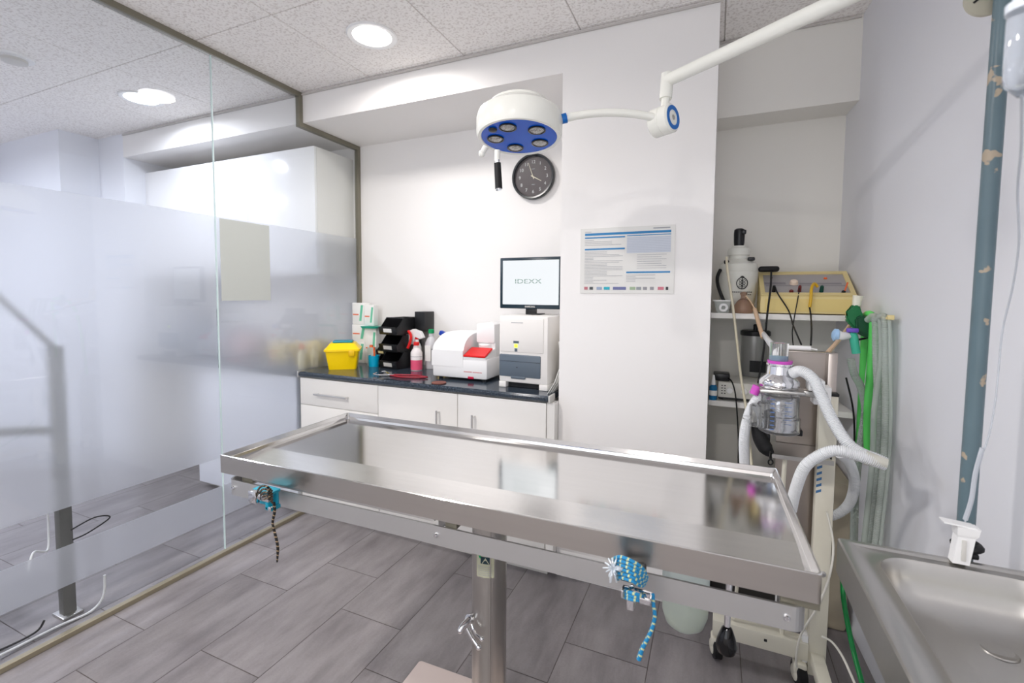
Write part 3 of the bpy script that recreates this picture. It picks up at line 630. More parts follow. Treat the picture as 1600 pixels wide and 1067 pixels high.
# sprayer / tank
Z1 = 1.2995
t = thing('pressure_sprayer', 'white plastic pressure canister with a black pump handle on the upper shelf', 'canister', (.097, 2.45, Z1))
b = B(); b.lathe([(0, 0), (.062, 0), (.07, .02), (.082, .10), (.085, .17), (.085, .185), (.083, .19), (.085, .195), (.08, .225), (.055, .245), (.042, .25), (.042, .268)], (.097, 2.45, Z1), cap=False, seg=40); obj('tank', b, mat('grey_white_plastic', lin(222, 222, 214), .4), t)
b = B(); b.lathe([(.036, .262), (.048, .268), (.05, .285), (.044, .30), (.03, .305), (.028, .312)], (.097, 2.45, Z1), seg=32); obj('collar', b, mat('grey_white_plastic', ()), t)
b = B(); b.lathe([(.021, .312), (.023, .33), (.024, .37), (.022, .388), (.012, .394)], (.097, 2.45, Z1)); b.box((.115, 2.44, Z1+.375), (.02, .03, .02), .004); obj('pump_handle', b, BLACK, t)
b = B(); b.ball((.045, 2.40, Z1+.235), .012); b.box((.148, 2.41, Z1+.247), (.03, .03, .016), .005); obj('valve', b, BLACK, t)
b = B(); b.tube([(.02, 2.40, Z1+.20), (.008, 2.38, Z1+.16), (.016, 2.37, Z1+.11), (.045, 2.372, Z1+.04), (.06, 2.378, Z1+.01)], .0075, 8); obj('carry_strap', b, BLACKR, t)
# emblem, laid on the curved tank front
b = B(); ez = Z1+.135; ex = .112
def onTank(dx, dz, k=.0):
    rr = .0835; x_ = ex+dx; y_ = 2.45-math.sqrt(max(1e-6, rr*rr-(x_-.097)**2))-.0018-k; return (x_, y_, ez+dz)
def oval(a, c, w_, n=24): b.tube([onTank(a*math.cos(2*PI*i/n), c*math.sin(2*PI*i/n)) for i in range(n)], w_, 6, 1, True)
oval(.0225, .026, .0022)
b.tube([onTank(0, -.026), onTank(0, 0), onTank(0, .03)], .002, 6, 2)
for sx_ in (-1, 1):
    for q_ in (.012, 0, -.012): b.tube([onTank(sx_*.008+.005*math.cos(2*PI*i/10), q_+.005*math.sin(2*PI*i/10)) for i in range(10)], .0012, 5, 1, True)
b.tube([onTank(-.008, .027), onTank(0, .032), onTank(.008, .027)], .002, 6, 3)
obj('emblem', b, mat('black_ink', lin(30, 32, 34), .5), t)
b = B()
for i in range(11):
    b.box(onTank(-.046+i*.0085, -.040), (.006, .001, .004))
for i in range(4): b.box(onTank(.012+i*.008, -.052), (.006, .001, .004))
obj('printed_text', b, mat('black_ink', ()), t, 0)
# small tub and brown jar
t = thing('food_tub', 'small white translucent tub holding a roll of tape on the upper shelf', 'tub', (.034, 2.345, Z1))
b = B(); rbox(b, .034, 2.345, .052, .05, Z1, .072, .062, Z1+.052, .01); obj('tub', b, FROSTP, t)
b = B(); rbox(b, .034, 2.345, .082, .072, Z1+.052, .082, .072, Z1+.058, .01); obj('rim', b, WPLAST, t)
b = B(); b.lathe([(.009, 0), (.019, 0), (.019, .006), (.009, .006)], (.037, 2.311, Z1+.024), AX, 24, cap=False); obj('tape_roll', b, WPLAST, t)
t = thing('apothecary_jar', 'small brownish glass jar with a tapered neck on the upper shelf', 'jar', (.118, 2.328, Z1))
b = B(); b.lathe([(0, 0), (.036, 0), (.040, .006), (.040, .03), (.025, .055), (.012, .066), (.011, .082)], (.118, 2.328, Z1), cap=False); obj('jar_body', b, BROWNG, t)
b = B(); b.lathe([(.013, .08), (.015, .09), (.008, .096)], (.118, 2.328, Z1)); obj('stopper', b, BROWNG, t)
# cream apparatus
t = thing('therapy_apparatus', 'cream boxed apparatus with a sloping grey control panel on the upper shelf', 'apparatus', (.36, 2.42, Z1))
X0, X1 = .185, .533; yA, yB_ = 2.312, 2.50
b = B(); b.prism([(X0, yA, Z1+.004), (X0, yA, Z1+.078), (X0, yB_, Z1+.185), (X0, yB_, Z1+.004)], (X1-X0, 0, 0), .002); obj('case', b, CREAMY, t)
b = B(); b.span((X0+.018, yA-.0025, Z1+.012), (X1-.018, yA+.001, Z1+.066)); obj('front_flap', b, YELLOWP, t, 0)
sl = Vector((0, yB_-yA, .107)); nrm = Vector((0, -.107, .188)).normalized()
def pan(u, v, k=0): return Vector((X0, yA, Z1+.078)) + Vector((X1-X0, 0, 0))*u + sl*v + nrm*k
def pq(b, u0, u1, v0, v1, k0, k1): b.prism([pan(u0, v0, k0), pan(u1, v0, k0), pan(u1, v1, k0), pan(u0, v1, k0)], nrm*(k1-k0))
b = B(); pq(b, 0, 1, 0, .09, 0, .007); pq(b, 0, 1, .91, 1, 0, .007); pq(b, 0, .05, .09, .91, 0, .007); pq(b, .95, 1, .09, .91, 0, .007); obj('panel_frame', b, CREAMY, t)
b = B(); pq(b, .05, .95, .09, .91, 0, .0015); obj('control_panel', b, mat('grey_panel', lin(166, 162, 162), .4), t, 0)
b = B(); pq(b, .07, .93, .40, .43, .0015, .002); pq(b, .06, .3, .47, .56, .0015, .002); pq(b, .45, .9, .47, .54, .0015, .002); obj('panel_print', b, mat('grey_print', lin(140, 137, 140), .6), t, 0)
for u, v, r_, h_, m in ((.15, .17, .008, .03, BLACK), (.34, .14, .009, .012, mat('dark_red', lin(110, 40, 40), .4)), (.43, .18, .007, .03, mat('dark_red', ())), (.66, .17, .008, .03, mat('bottle_green', lin(10, 70, 60), .4)), (.88, .12, .008, .012, BLACK), (.15, .75, .004, .008, mat('dark_red', ())), (.75, .72, .007, .006, ORANGE), (.39, .5, .017, .018, mat('ivory_knob', lin(235, 215, 195), .4))):
    b = B(); b.lathe([(r_, 0), (r_*.9, h_*.8), (r_*.6, h_)], pan(u, v, .001), nrm, 16); obj('knob', b, m, t)
b = B(); b.tube([pan(.89, .12, .012), pan(.93, .3, .03)], .003, 6, 1); obj('switch_lever', b, ORANGE, t)
t = thing('yellow_clip_lead', 'yellow crocodile clip lead curving out of the cream apparatus', 'lead', pan(.6, .2, 0))
b = B(); b.tube([pan(.62, .2, .02), pan(.58, .22, .035), pan(.54, .05, .03), at(1267, 466, y=2.295), at(1265, 480, y=2.29)], .006, 8); obj('clip', b, mat('mustard', lin(215, 170, 30), .4), t)
b = B(); b.tube([at(1265, 480, y=2.29), at(1267, 495, y=2.28), at(1268, 515, y=2.1), at(1267, 539, y=1.93)], .0032, 8); obj('wire', b, BLACKR, t)
cable('lead', [pan(.16, .2, .025), at(1216, 460, y=2.30), at(1232, 485, y=2.27), at(1240, 510, y=2.1), at(1252, 538, y=1.93)], .003, BLACKR, 'black lead hanging from the black plug of the cream apparatus')
cable('lead', [pan(.43, .2, .025), at(1246, 470, y=2.3), at(1241, 497, y=2.28), at(1238, 520, y=2.26), at(1240, 545, y=2.2)], .0022, BLACKR, 'thin dark lead hanging from the red plug of the cream apparatus')
t = thing('hand_probe', 'black oblong hand probe lying on top of the cream apparatus', 'probe', at(1201, 421, y=2.46))
b = B(); b.box(at(1201, 420.5, y=2.46), (.085, .05, .026), .012, seg=4); obj('probe_body', b, BLACKR, t)
b = B(); b.tube([at(1205, 424, y=2.43), at(1204, 450, y=2.29), at(1199, 490, y=2.28), at(1193, 550, y=2.26), at(1186, 590, y=2.25), at(1178, 640, y=2.2), at(1170, 668, y=2.2), at(1160, 700, y=2.2), at(1160, 740, y=2.2), at(1158, 790, y=2.2)], .004, 8); obj('lead', b, BLACKR, t)
# lower shelf
Z2 = .8975
t = thing('power_unit', 'white bench power unit with round knobs on the lower shelf', 'unit', (.13, 2.42, Z2))
b = B(); b.span((.026, 2.325, Z2+.012), (.30, 2.55, Z2+.083), .004); obj('case', b, mat('off_white_case', lin(216, 214, 206), .4), t)
b = B()
for x_ in (.075, .135, .165): b = B(); b.lathe([(.014, 0), (.012, .01)], (x_, 2.325, Z2+.047), AX, 20); obj('knob', b, WPLAST, t)
b = B(); b.span((.028, 2.322, Z2+.008), (.298, 2.34, Z2+.014)); 
for x_ in (.04, .052): 
    for k in range(4): b.span((x_, 2.3235, Z2+.03+k*.012), (x_+.006, 2.326, Z2+.034+k*.012))
obj('base_strip', b, BLACK, t, 0)
for x_ in (.04, .28):
    b = B(); b.cyl((x_, 2.35, Z2), (x_, 2.35, Z2+.013), .008); obj('foot', b, BLACKR, t)
t = thing('lidded_canister', 'pale grey canister with a flat black knobbed lid above the lower shelf', 'canister', (.18, 2.55, Z2))
b = B(); b.lathe([(0, .0), (.058, 0), (.062, .01), (.062, .20)], (.19, 2.585, Z2+.0845), cap=False); obj('canister_body', b, mat('satin_grey', lin(160, 160, 158), .3, .4), t)
b = B(); b.span((.165, 2.518, Z2+.11), (.235, 2.524, Z2+.165)); obj('label_panel', b, BLACK, t, 0)
b = B(); b.lathe([(.066, .20), (.068, .205), (.068, .22), (.06, .226)], (.19, 2.585, Z2+.0845)); b.lathe([(.01, .226), (.011, .25), (.008, .256)], (.19, 2.585, Z2+.0845)); obj('lid', b, BLACK, t)
b = B(); b.span((.13, 2.552, Z2), (.25, 2.635, Z2+.0842), .002); solo('grey_case', b, mat('grey_case', lin(150, 150, 148), .5), 'grey case behind the power unit carrying the lidded canister', 'case')
t = thing('dropper_bottle', 'small blue bottle with white nozzle at the pillar on the lower shelf', 'bottle', (.005, 2.32, Z2))
b = B(); b.lathe([(0, 0), (.016, 0), (.017, .006), (.017, .06), (.008, .072)], (.006, 2.315, Z2), cap=False, seg=20); obj('bottle_body', b, mat('blue_liquid', lin(20, 105, 155), .25), t)
b = B(); b.lathe([(.010, .07), (.009, .085), (.004, .115)], (.006, 2.315, Z2)); obj('nozzle', b, WPLAST, t)
b = B(); b.lathe([(.0175, .022), (.0175, .045)], (.006, 2.315, Z2), cap=False); obj('paper_label', b, PAPER, t)
t = thing('black_adapter', 'black adapter block on top of the power unit with its lead', 'adapter', (.045, 2.40, Z2+.085))
b = B(); b.span((.005, 2.345, Z2+.0845), (.075, 2.43, Z2+.118), .006); obj('block', b, BLACK, t)
b = B(); b.tube([(.07, 2.345, Z2+.10), (.085, 2.30, Z2+.085), (.10, 2.285, Z2+.02), (.115, 2.28, Z2-.15), (.12, 2.28, Z2-.3), (.135, 2.28, Z2-.45)], .0032, 8); obj('lead', b, BLACKR, t)
b = B(); b.span((.33, 2.34, Z2), (.45, 2.5, Z2+.09), .004); solo('white_case', b, mat('off_white_case', ()), 'small off-white case on the lower shelf behind the steel cabinet', 'case')
b = B(); b.span((.335, 2.37, Z2+.091), (.42, 2.47, Z2+.125), .006); solo('black_meter', b, BLACK, 'small black block on the off-white case on the lower shelf', 'meter')
# tubes from upper shelf
cable('suction_tube', [at(1135, 402, y=2.33), at(1137, 425, y=2.29), at(1144, 470, y=2.285), at(1150, 520, y=2.27), at(1158, 590, y=2.27), at(1166, 640, y=2.2), at(1172, 700, y=2.1), at(1178, 760, y=2.0)], .0055, mat('ivory_tube', lin(222, 214, 190), .4), 'long ivory tube hanging in front of both niche shelves')
t = thing('irrigation_tube', 'tube with tan and pale grey sections hanging from the upper shelf', 'tube', at(1180, 484, y=2.28))
b = B(); b.tube([at(1165, 462, y=2.30), at(1172, 470, y=2.29), at(1179, 482, y=2.285)], .003, 8); b.tube([at(1179, 482, y=2.285), at(1184, 500, y=2.27), at(1192, 528, y=2.22)], .0085, 10); obj('tan_section', b, TAN, t)
b = B(); b.tube([at(1192, 520, y=2.25), at(1202, 534, y=2.1), at(1216, 549, y=1.95)], [.009, .012, .016], 12); obj('grey_section', b, HOSE, t)
# clutter under the shelves
b = B(); b.span((.30, 2.22, .0), (.535, 2.6, .62), .015); solo('oxygen_concentrator', b, mat('beige_housing', lin(176, 166, 145), .5), 'beige floor-standing housing behind the cream anaesthesia frame', 'machine')
t = thing('fluid_warmer', 'dark bench device with a green stripe under the niche shelves', 'device', (.2, 2.35, .45))
b = B(); b.span((.02, 2.25, .0), (.285, 2.6, .45), .01); obj('dark_housing', b, mat('charcoal_housing', lin(58, 56, 54), .5), t)
b = B(); b.span((.03, 2.245, .3), (.27, 2.251, .335)); obj('green_stripe', b, mat('moss_green', lin(120, 150, 60), .5), t, 0)
b = B(); b.span((.03, 2.2455, .38), (.27, 2.251, .40)); b.span((.03, 2.2455, .22), (.27, 2.251, .25)); obj('panel_strip', b, mat('brown_strip', lin(110, 100, 80), .5), t, 0)

# ------------------------------------------------------------------ anaesthesia cart
CXB = .365; CY = 1.87
t = thing('anaesthesia_cart', 'cream and steel wheeled anaesthesia frame carrying the clear absorber canister', 'cart', (.25, CY, 0))
b = B(); b.span((CXB-.027, CY-.018, .045), (CXB+.027, CY+.018, 1.04), .003); p_ = obj('post', b, CREAM, t)
b = B(); b.span((CXB-.028, CY-.02, 1.04), (CXB+.028, CY+.02, 1.05), .002); obj('post_cap', b, BLACK, p_)
b = B()
for i in range(7): b.prism([(CXB-.026, CY-.0188, .70+i*.021), (CXB-.026, CY-.0188, .709+i*.021), (CXB-.011, CY-.0188, .717+i*.021), (CXB-.011, CY-.0188, .708+i*.021)], (0, .001, 0))
obj('blue_lettering', b, mat('blue_letter', lin(70, 120, 170), .5), p_, 0)
for z_ in (.83, .42):
    b = B(); b.lathe([(.011, 0), (.011, .004), (.007, .009), (0, .010)], (CXB+.004, CY-.018, z_), AX, 16); obj('bolt', b, ALU if z_ < .5 else BLACK, p_)
b = B(); b.span((.03, CY-.028, .098), (CXB-.027, CY+.024, .160), .003); obj('base_rail', b, CREAM, t)
b = B(); b.span((CXB-.045, CY-.02, .085), (CXB-.027, CY+.02, .185), .004); obj('rail_bracket', b, WPLAST, t)
b = B(); b.span((CXB-.02, 1.35, .09), (CXB+.02, CY+.33, .13), .003); obj('base_rail', b, CREAM, t)
b = B(); b.span((.200, CY-.0288, .130), (.210, CY-.0272, .140)); obj('hole', b, BLACK, t, 0); b = B(); b.span((.19, CY-.0283, .120), (.22, CY-.0275, .150)); obj('hole_plate', b, CREAM, t)
def castor(x, y):
    b = B(); b.lathe([(.03, -.017), (.041, -.013), (.041, .013), (.03, .017)], (x, y, .041), (1, .25, 0), 28); w_ = obj('castor', b, BLACKR, t)
    b = B(); b.lathe([(.02, -.021), (.026, -.018), (.026, .018), (.02, .021)], (x, y, .041), (1, .25, 0), 24); b.box((x, y, .068), (.042, .05, .04), .008); b.cyl((x, y, .07), (x, y, .10), .008); obj('castor_hub', b, CREAM, w_)
castor(.045, CY); castor(.335-.02, CY-.015); castor(CXB, 1.38); castor(CXB, 2.17)
# steel cabinet panel
zt, zb = 1.183, .83
b = B(); b.span((.222, CY+.06, zb), (CXB+.005, CY+.064, zt)); b.span((CXB-.0, CY-.018+.04, zb-.3), (CXB+.027, CY+.064, zt), .001); b.span((.222, CY+.02, zt-.004), (CXB+.027, CY+.064, zt), .001); b.span((.222, CY+.055, zb-.45), (CXB+.0, CY+.06, zb)); obj('steel_panel', b, mat('warm_steel', (.46, .41, .375), .28, 1, bump=.05, var=.1), t)
b = B(); b.span((.19, CY-.12, .838), (CXB-.0, CY+.055, .842)); b.span((.186, CY-.125, .836), (.191, CY+.055, .85)); b.span((.186, CY-.125, .836), (CXB, CY-.119, .85)); obj('drip_shelf', b, STEEL2, t)
b = B(); b.tube([(.232, CY-.10, .835), (.234, CY-.06, .5), (.26, CY, .14)], .007, 8, 2); b.tube([(.13, CY-.02, .9), (.12, CY, .5), (.1, CY, .168)], .006, 8, 2); obj('stay_rod', b, CREAM, t)
# absorber canister
ax, ay = .208, 1.755
A_ = thing('absorber_canister', 'clear ribbed absorber canister with chrome collar on the anaesthesia frame', 'canister', (ax, ay, .93))
b = B(); b.lathe([(.055, 0), (.061, .004), (.061, .05), (.057, .055), (.057, .125), (.063, .13), (.063, .138), (.056, .138), (.053, .13), (.053, .01)], (ax, ay, .925), cap=False, seg=48); b.lathe([(0, .004), (.055, .004)], (ax, ay, .925), cap=False); obj('cylinder', b, CLEAR, A_)
b = B(); b.lathe([(0, .008), (.045, .008), (.047, .02), (.047, .11), (.04, .118), (0, .118)], (ax, ay, .925), cap=False); obj('granule_fill', b, mat('silver_core', (.78, .79, .82), .14, 1, bump=.8, bscale=45), A_)
b = B(); b.box((ax, ay, 1.068), (.128, .125, .012), .004); b.box((ax+.09, ay+.03, 1.058), (.09, .05, .02), .004); obj('clamp_plate', b, STEEL2, A_)
b = B(); b.lathe([(.056, 0), (.06, .006), (.06, .02), (.054, .03), (.038, .045), (.036, .07), (.04, .075), (.04, .08), (.03, .082)], (ax-.004, ay, 1.075), seg=40); obj('head_collar', b, CHROME, A_)
b = B(); b.lathe([(.035, 0), (.037, .004), (.037, .008)], (ax-.004, ay, 1.156)); obj('magenta_ring', b, PINKV, A_); b = B(); b.lathe([(.014, 0), (.014, .03)], (ax-.068, ay-.01, 1.075), (-.35, 0, -1)); obj('magenta_ring', b, PINKV, A_)
b = B(); b.lathe([(.026, 0), (.028, .003), (.028, .06), (.0, .062)], (ax-.008, ay, 1.162), cap=False); obj('dome_window', b, CLEAR, A_)
b = B(); b.lathe([(0, 0), (.02, 0), (.022, .003), (.022, .018), (0, .02)], (ax-.008, ay, 1.163), cap=False); obj('valve_disc', b, mat('pale_blue_scale', lin(150, 190, 205), .5), A_)
b = B()
for i in range(8): b.box((ax-.03+.004, ay-.0585, .945+i*.014), (.012, .001, .003))
for i in range(6): b.box((ax+.018, ay-.056, .965+i*.014), (.02, .001, .0015))
obj('blue_scale', b, mat('scale_blue', lin(90, 120, 175), .5), A_, 0)
b = B()
for (x_, h_) in ((ax-.072, .075), (ax-.050, .085), (ax-.03, .06)): b.lathe([(.017, 0), (.019, .005), (.019, h_-.006), (.012, h_)], (x_, ay-.035, .945), seg=20)
b.cyl((ax-.11, ay-.035, .97), (ax-.085, ay-.035, .97), .006); obj('flow_valve', b, CLEAR, A_)
b = B(); b.span((.165, 1.80, .905), (.285, 1.89, .925), .003); b.span((.16, 1.80, .84), (.19, 1.86, .905), .003); obj('carrier_arm', b, BLACK, A_)
b = B(); b.span((ax+.075, ay-.03, 1.075), (ax+.12, ay+.03, 1.11), .004); b.span((ax+.10, ay+.03, 1.02), (ax+.15, ay+.09, 1.08), .004); obj('selector_block', b, WPLAST, A_)
# black bladder
t = thing('breathing_bag', 'black curved rubber breathing bag hanging beside the clear canister', 'bag', at(1190, 660, y=1.79))
b = B(); pts = [at(1184, 655, y=1.79), at(1183, 668, y=1.79), at(1188, 685, y=1.79), at(1196, 700, y=1.79), at(1205, 710, y=1.79)]
b.tube(pts, [.012, .019, .024, .024, .012], 14, 6); obj('bag_body', b, BLACKR, t)
b = B(); b.tube([at(1204, 708, y=1.785), at(1204, 717, y=1.785)], .004, 8, 1); b.tube([at(1204+3.5*math.cos(k*PI/5), 722+4*math.sin(k*PI/5), y=1.785) for k in range(10)], .0025, 6, 2, True); obj('hang_loop', b, BLACKR, t)
# syringe and wire on top of the steel panel
t = thing('syringe', 'white syringe lying across the top of the steel panel', 'syringe', (.27, CY+.04, zt))
b = B(); b.cyl((.236, CY+.045, zt+.01), (.315, CY+.045, zt+.01), .0085); obj('barrel', b, WPLAST, t)
b = B(); b.cyl((.222, CY+.045, zt+.01), (.228, CY+.045, zt+.01), .010); b.cyl((.226, CY+.045, zt+.01), (.238, CY+.045, zt+.01), .004); b.cyl((.315, CY+.045, zt+.01), (.335, CY+.045, zt+.006), .003); obj('plunger', b, WPLAST, t)
# hoses
RH = .0165
def hose(pts, r_, l, m=HOSE, rib=.0045, g='corrugated breathing hoses'):
    b = B(); b.tube(pts, r_, 14, 8, ribs=rib, amp=.0011); return solo('breathing_hose', b, m, l, 'hose', g, 60)
hose([at(1238, 583, y=1.73), at(1252, 580, y=1.71), at(1270, 592, y=1.69), at(1284, 620, y=1.67), at(1300, 655, y=1.65), at(1322, 690, y=1.62), at(1345, 708, y=1.60), at(1368, 717, y=1.58), at(1384, 724, y=1.57)], RH, 'milky corrugated hose leaving the collar top and sweeping to the shared end piece')
hose([at(1197, 612, y=1.76), at(1182, 625, y=1.76), at(1170, 648, y=1.77), at(1163, 680, y=1.78), at(1163, 715, y=1.80), at(1168, 760, y=1.83), at(1185, 800, y=1.86), at(1215, 812, y=1.9), at(1255, 807, y=1.96), at(1300, 806, y=2.0), at(1326, 788, y=2.0), at(1335, 755, y=1.95), at(1328, 725, y=1.9), at(1312, 708, y=1.82)], RH*.95, 'milky corrugated hose drooping beside the canister and looping round the post')
hose([at(1236, 796, y=1.62), at(1243, 765, y=1.60), at(1257, 730, y=1.58), at(1280, 712, y=1.57), at(1305, 704, y=1.56), at(1335, 710, y=1.56), at(1362, 719, y=1.56), at(1384, 726, y=1.56)], RH*.92, 'milky corrugated hose arching over in front of the cream post')
b = B(); e0, e1 = at(1352, 715, y=1.567), at(1387, 725, y=1.555); b.cyl(e0, e1, .020, .013); solo('hose_connector', b, mat('yellowish_clear', lin(222, 220, 208), .3, trans=.3), 'yellowish end piece joining the corrugated hoses, pointing at the wall', 'connector')

# hoses hanging at the wall by the shelf end
yk = 2.19
def wallhose(pts, r_, m, l, rib=0):
    b = B(); b.tube(pts, r_, 10, 6, ribs=rib, amp=.0008 if rib else 0); return solo('hanging_hose', b, m, l, 'hose', 'hoses hanging from the shelf end', 60)
wallhose([at(1332, 860, y=2.3), at(1345, 640, y=2.26), at(1350, 540, y=2.22), at(1351, 500, y=2.16), at(1354, 492, y=2.12), at(1360, 491, y=2.08), at(1364, 500, y=2.06), at(1363, 530, y=2.06), at(1360, 580, y=2.06), at(1355, 650, y=2.06), at(1356, 705, y=2.06)], .0125, GREEN, 'bright green rubber hose looped over the shelf end bracket')
cable('floor_hose', [at(1318, 860, y=1.95), at(1317, 920, y=1.9), at(1322, 960, y=1.85), at(1332, 1010, y=1.8), at(1345, 1060, y=1.72), at(1356, 1100, y=1.66)], .008, mat('deep_green', lin(0, 130, 60), .3), 'deep green hose running down to the floor beside the sink', 'hose')
PALE = mat('pale_green_tube', lin(214, 222, 216), .2, trans=.6, ior=1.15)
for i, (px, px2, l) in enumerate(((1368, 1372, 'pale clear hose hanging just beside the green one at the wall'), (1376, 1366, 'pale clear hose between its two neighbours near the wall'), (1383, 1384, 'pale clear hose on the bracket tip'), (1390, 1392, 'thin pale hose hanging closest to the wall surface'))):
    yy = (2.01, 1.985, 1.955, 1.935)[i]
    wallhose([at(px-12, 500, y=yy+.05), at(px-4, 494, y=yy+.02), at(px, 503, y=yy), at(px+1, 560, y=yy-.02), at(px2, 640, y=yy-.02), at(px2-3, 720, y=yy-.02), at(px2-14, 830, y=yy-.03), at(px2-22, 900, y=yy-.05)], (.011, .009, .011, .005)[i], PALE, l, .006 if i in (0, 2) else 0)
hose([at(1329, 560, y=2.05), at(1335, 585, y=2.05), at(1345, 605, y=2.07), at(1352, 640, y=2.1), at(1345, 690, y=2.1), at(1337, 760, y=2.1), at(1334, 850, y=2.1)], .012, 'pale corrugated hose below the mint elbow, hanging at the wall', PALE)
b = B(); b.tube([at(1322, 590, y=2.26), at(1333, 640, y=2.26), at(1335, 690, y=2.26), at(1332, 760, y=2.25)], .0035, 8); solo('cable', b, BLACKR, 'thin black cable hanging between the steel cabinet and green hose', 'cable')
# Y-piece with mask
t = thing('breathing_circuit_end', 'white and pale blue mask connector with mint elbow by the green bag', 'connector', at(1320, 525, y=2.06))
b = B(); b.tube([at(1327, 524, y=2.06), at(1316, 525, y=2.05), at(1310, 524, y=2.05)], [.012, .016, .020], 16, 3); obj('mask_body', b, WPLAST, t)
b = B(); b.lathe([(.014, 0), (.023, .006), (.023, .018), (.012, .024)], at(1312, 524, y=2.05), at(1302, 523, y=2.05)-at(1312, 524, y=2.05), 24); obj('mask_cushion', b, mat('pale_blue', lin(165, 200, 235), .4), t)
b = B(); b.tube([at(1327, 521, y=2.06), at(1333, 524, y=2.06), at(1335, 535, y=2.06), at(1338, 552, y=2.06)], .014, 14, 4); obj('elbow', b, mat('mint_clear', lin(70, 190, 160), .3), t)
b = B(); b.box(at(1332, 516, y=2.05), (.036, .02, .016), .004); obj('purple_clip', b, PURPLE, t)
# green bag
t = thing('green_breathing_bag', 'dark green rubber bag tied below a white cap at the shelf end', 'bag', at(1335, 500, y=2.12))
b = B(); b.tube([at(1341, 462, y=2.105), at(1338, 478, y=2.105)], [.017, .013], 16, 3); obj('white_cap', b, mat('ivory_cap', lin(225, 222, 205), .4), t)
P_ = lambda L_, y_: [at(u, v, y=y_) for u, v in L_]
b = B(); b.prism(P_([(1334, 474), (1343, 474), (1348, 490), (1352, 500), (1349, 512), (1338, 515), (1329, 509), (1321, 498), (1328, 488)], 2.09), (0, .03, 0), .007); obj('bag_body', b, mat('mid_green_rubber', lin(15, 110, 60), .4), t)
b = B(); b.prism(P_([(1337, 497), (1348, 492), (1362, 499), (1364, 512), (1361, 531), (1350, 526), (1340, 521)], 2.075), (0, .03, 0), .006); obj('bag_fold', b, DGREEN, t)
b = B(); b.tube([at(1328, 533, y=2.12), at(1345, 530, y=2.12), at(1362, 528, y=2.12), at(1374, 541, y=2.12)], .004, 8, 4); obj('dark_tail', b, BLACKR, t)
b = B(); b.tube([at(1335, 498, y=2.24), at(1318, 522, y=2.1), at(1303, 540, y=2.0), at(1288, 556, y=1.94)], .0075, 8, 3); solo('beige_tube', b, TAN, 'beige tube slanting from the green bag to the steel panel', 'tube')

# ------------------------------------------------------------------ operating table
TB = thing('operating_table', 'large stainless steel veterinary operating table with a raised rim on one column', 'table', (-.5626, 1.1429, 0), .0228)
TW, TD, T = .737, .2615, .91
def rl(i, z, r_=.006):
    out = []
    for sx_, sy_, a0 in ((1, 1, 0), (-1, 1, 90), (-1, -1, 180), (1, -1, 270)):
        for k in range(4):
            a = math.radians(a0+30*k); q = max(r_-i*.2, .002); out.append((sx_*(TW-i-q)+q*math.cos(a), sy_*(TD-i-q)+q*math.sin(a), z))
    return out
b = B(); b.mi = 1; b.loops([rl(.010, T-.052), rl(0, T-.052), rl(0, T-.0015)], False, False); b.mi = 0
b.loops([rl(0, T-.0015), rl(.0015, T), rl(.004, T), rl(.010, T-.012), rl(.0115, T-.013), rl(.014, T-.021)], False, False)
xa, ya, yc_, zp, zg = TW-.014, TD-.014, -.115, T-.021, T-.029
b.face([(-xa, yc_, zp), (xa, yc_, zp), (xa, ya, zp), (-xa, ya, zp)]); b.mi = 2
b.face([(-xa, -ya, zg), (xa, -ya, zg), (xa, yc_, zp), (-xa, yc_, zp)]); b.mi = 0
b.face([(-xa, -ya, zg), (xa, -ya, zg), (xa, -ya, zp), (-xa, -ya, zp)])
for sg in (-1, 1): b.face([(sg*xa, -ya, zg), (sg*xa, yc_, zp), (sg*xa, -ya, zp)])
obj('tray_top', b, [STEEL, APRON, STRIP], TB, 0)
b = B(); b.span((-.60, -.10, T-.055), (.60, .19, T-.024)); obj('sub_frame', b, STEEL2, TB, 0)
b = B()
b.span((-.66, -TD+.018, T-.068), (-.03, -TD+.034, T-.052), .002); b.span((.27, -TD+.018, T-.068), (.42, -TD+.034, T-.052), .002); b.span((-.66, TD-.05, T-.068), (.66, TD-.03, T-.052), .002)
obj('channel_bar', b, ALU, TB)
# rail round the table
def rail(b, pts, th, z0, z1):
    n = len(pts); P = [Vector((*p, 0)) for p in pts]
    off = []
    for i, p in enumerate(P):
        a = P[max(0, i-1)]; c = P[min(n-1, i+1)]; d = (c-a).normalized(); off.append(Vector((-d.y, d.x, 0))*th)
    for i in range(n-1):
        q = [P[i], P[i+1], P[i+1]+off[i+1], P[i]+off[i]]
        b.prism([(v.x, v.y, z0) for v in q], (0, 0, z1-z0))
xe, ye, rc = TW-.018, -TD+.010, .022
arc = lambda cx_, cy_, a0, a1: [(cx_+rc*math.cos(math.radians(a0+(a1-a0)*k/6)), cy_+rc*math.sin(math.radians(a0+(a1-a0)*k/6))) for k in range(7)]
b = B(); rail(b, [(-xe, .05)] + arc(-xe+rc, ye+rc, 180, 270) + arc(xe-rc, ye+rc, 270, 360) + [(xe, .05)], .005, .793, .838); obj('side_rail', b, mat('satin_aluminium', (.55, .545, .54), .42, .9), TB)
for x_ in (-xe+.025, -.02, xe-.03):
    b = B(); b.lathe([(.006, 0), (.006, .002), (.004, .005), (0, .0055)], (x_, ye, .816), AX, 14); b.cyl((x_, ye+.004, .816), (x_, ye+.04, .816), .006); b.span((x_-.012, ye+.03, .805), (x_+.012, ye+.045, T-.05)); obj('rail_bolt', b, CHROME, TB)
for x_, w_ in ((-xe+.05, .04), (.0, .03), (xe-.04, .06)):
    b = B(); b.span((x_, ye+.007, .836), (x_+w_, ye+.03, T-.051), .001); obj('rail_spacer', b, mat('olive_aluminium', ()), TB)
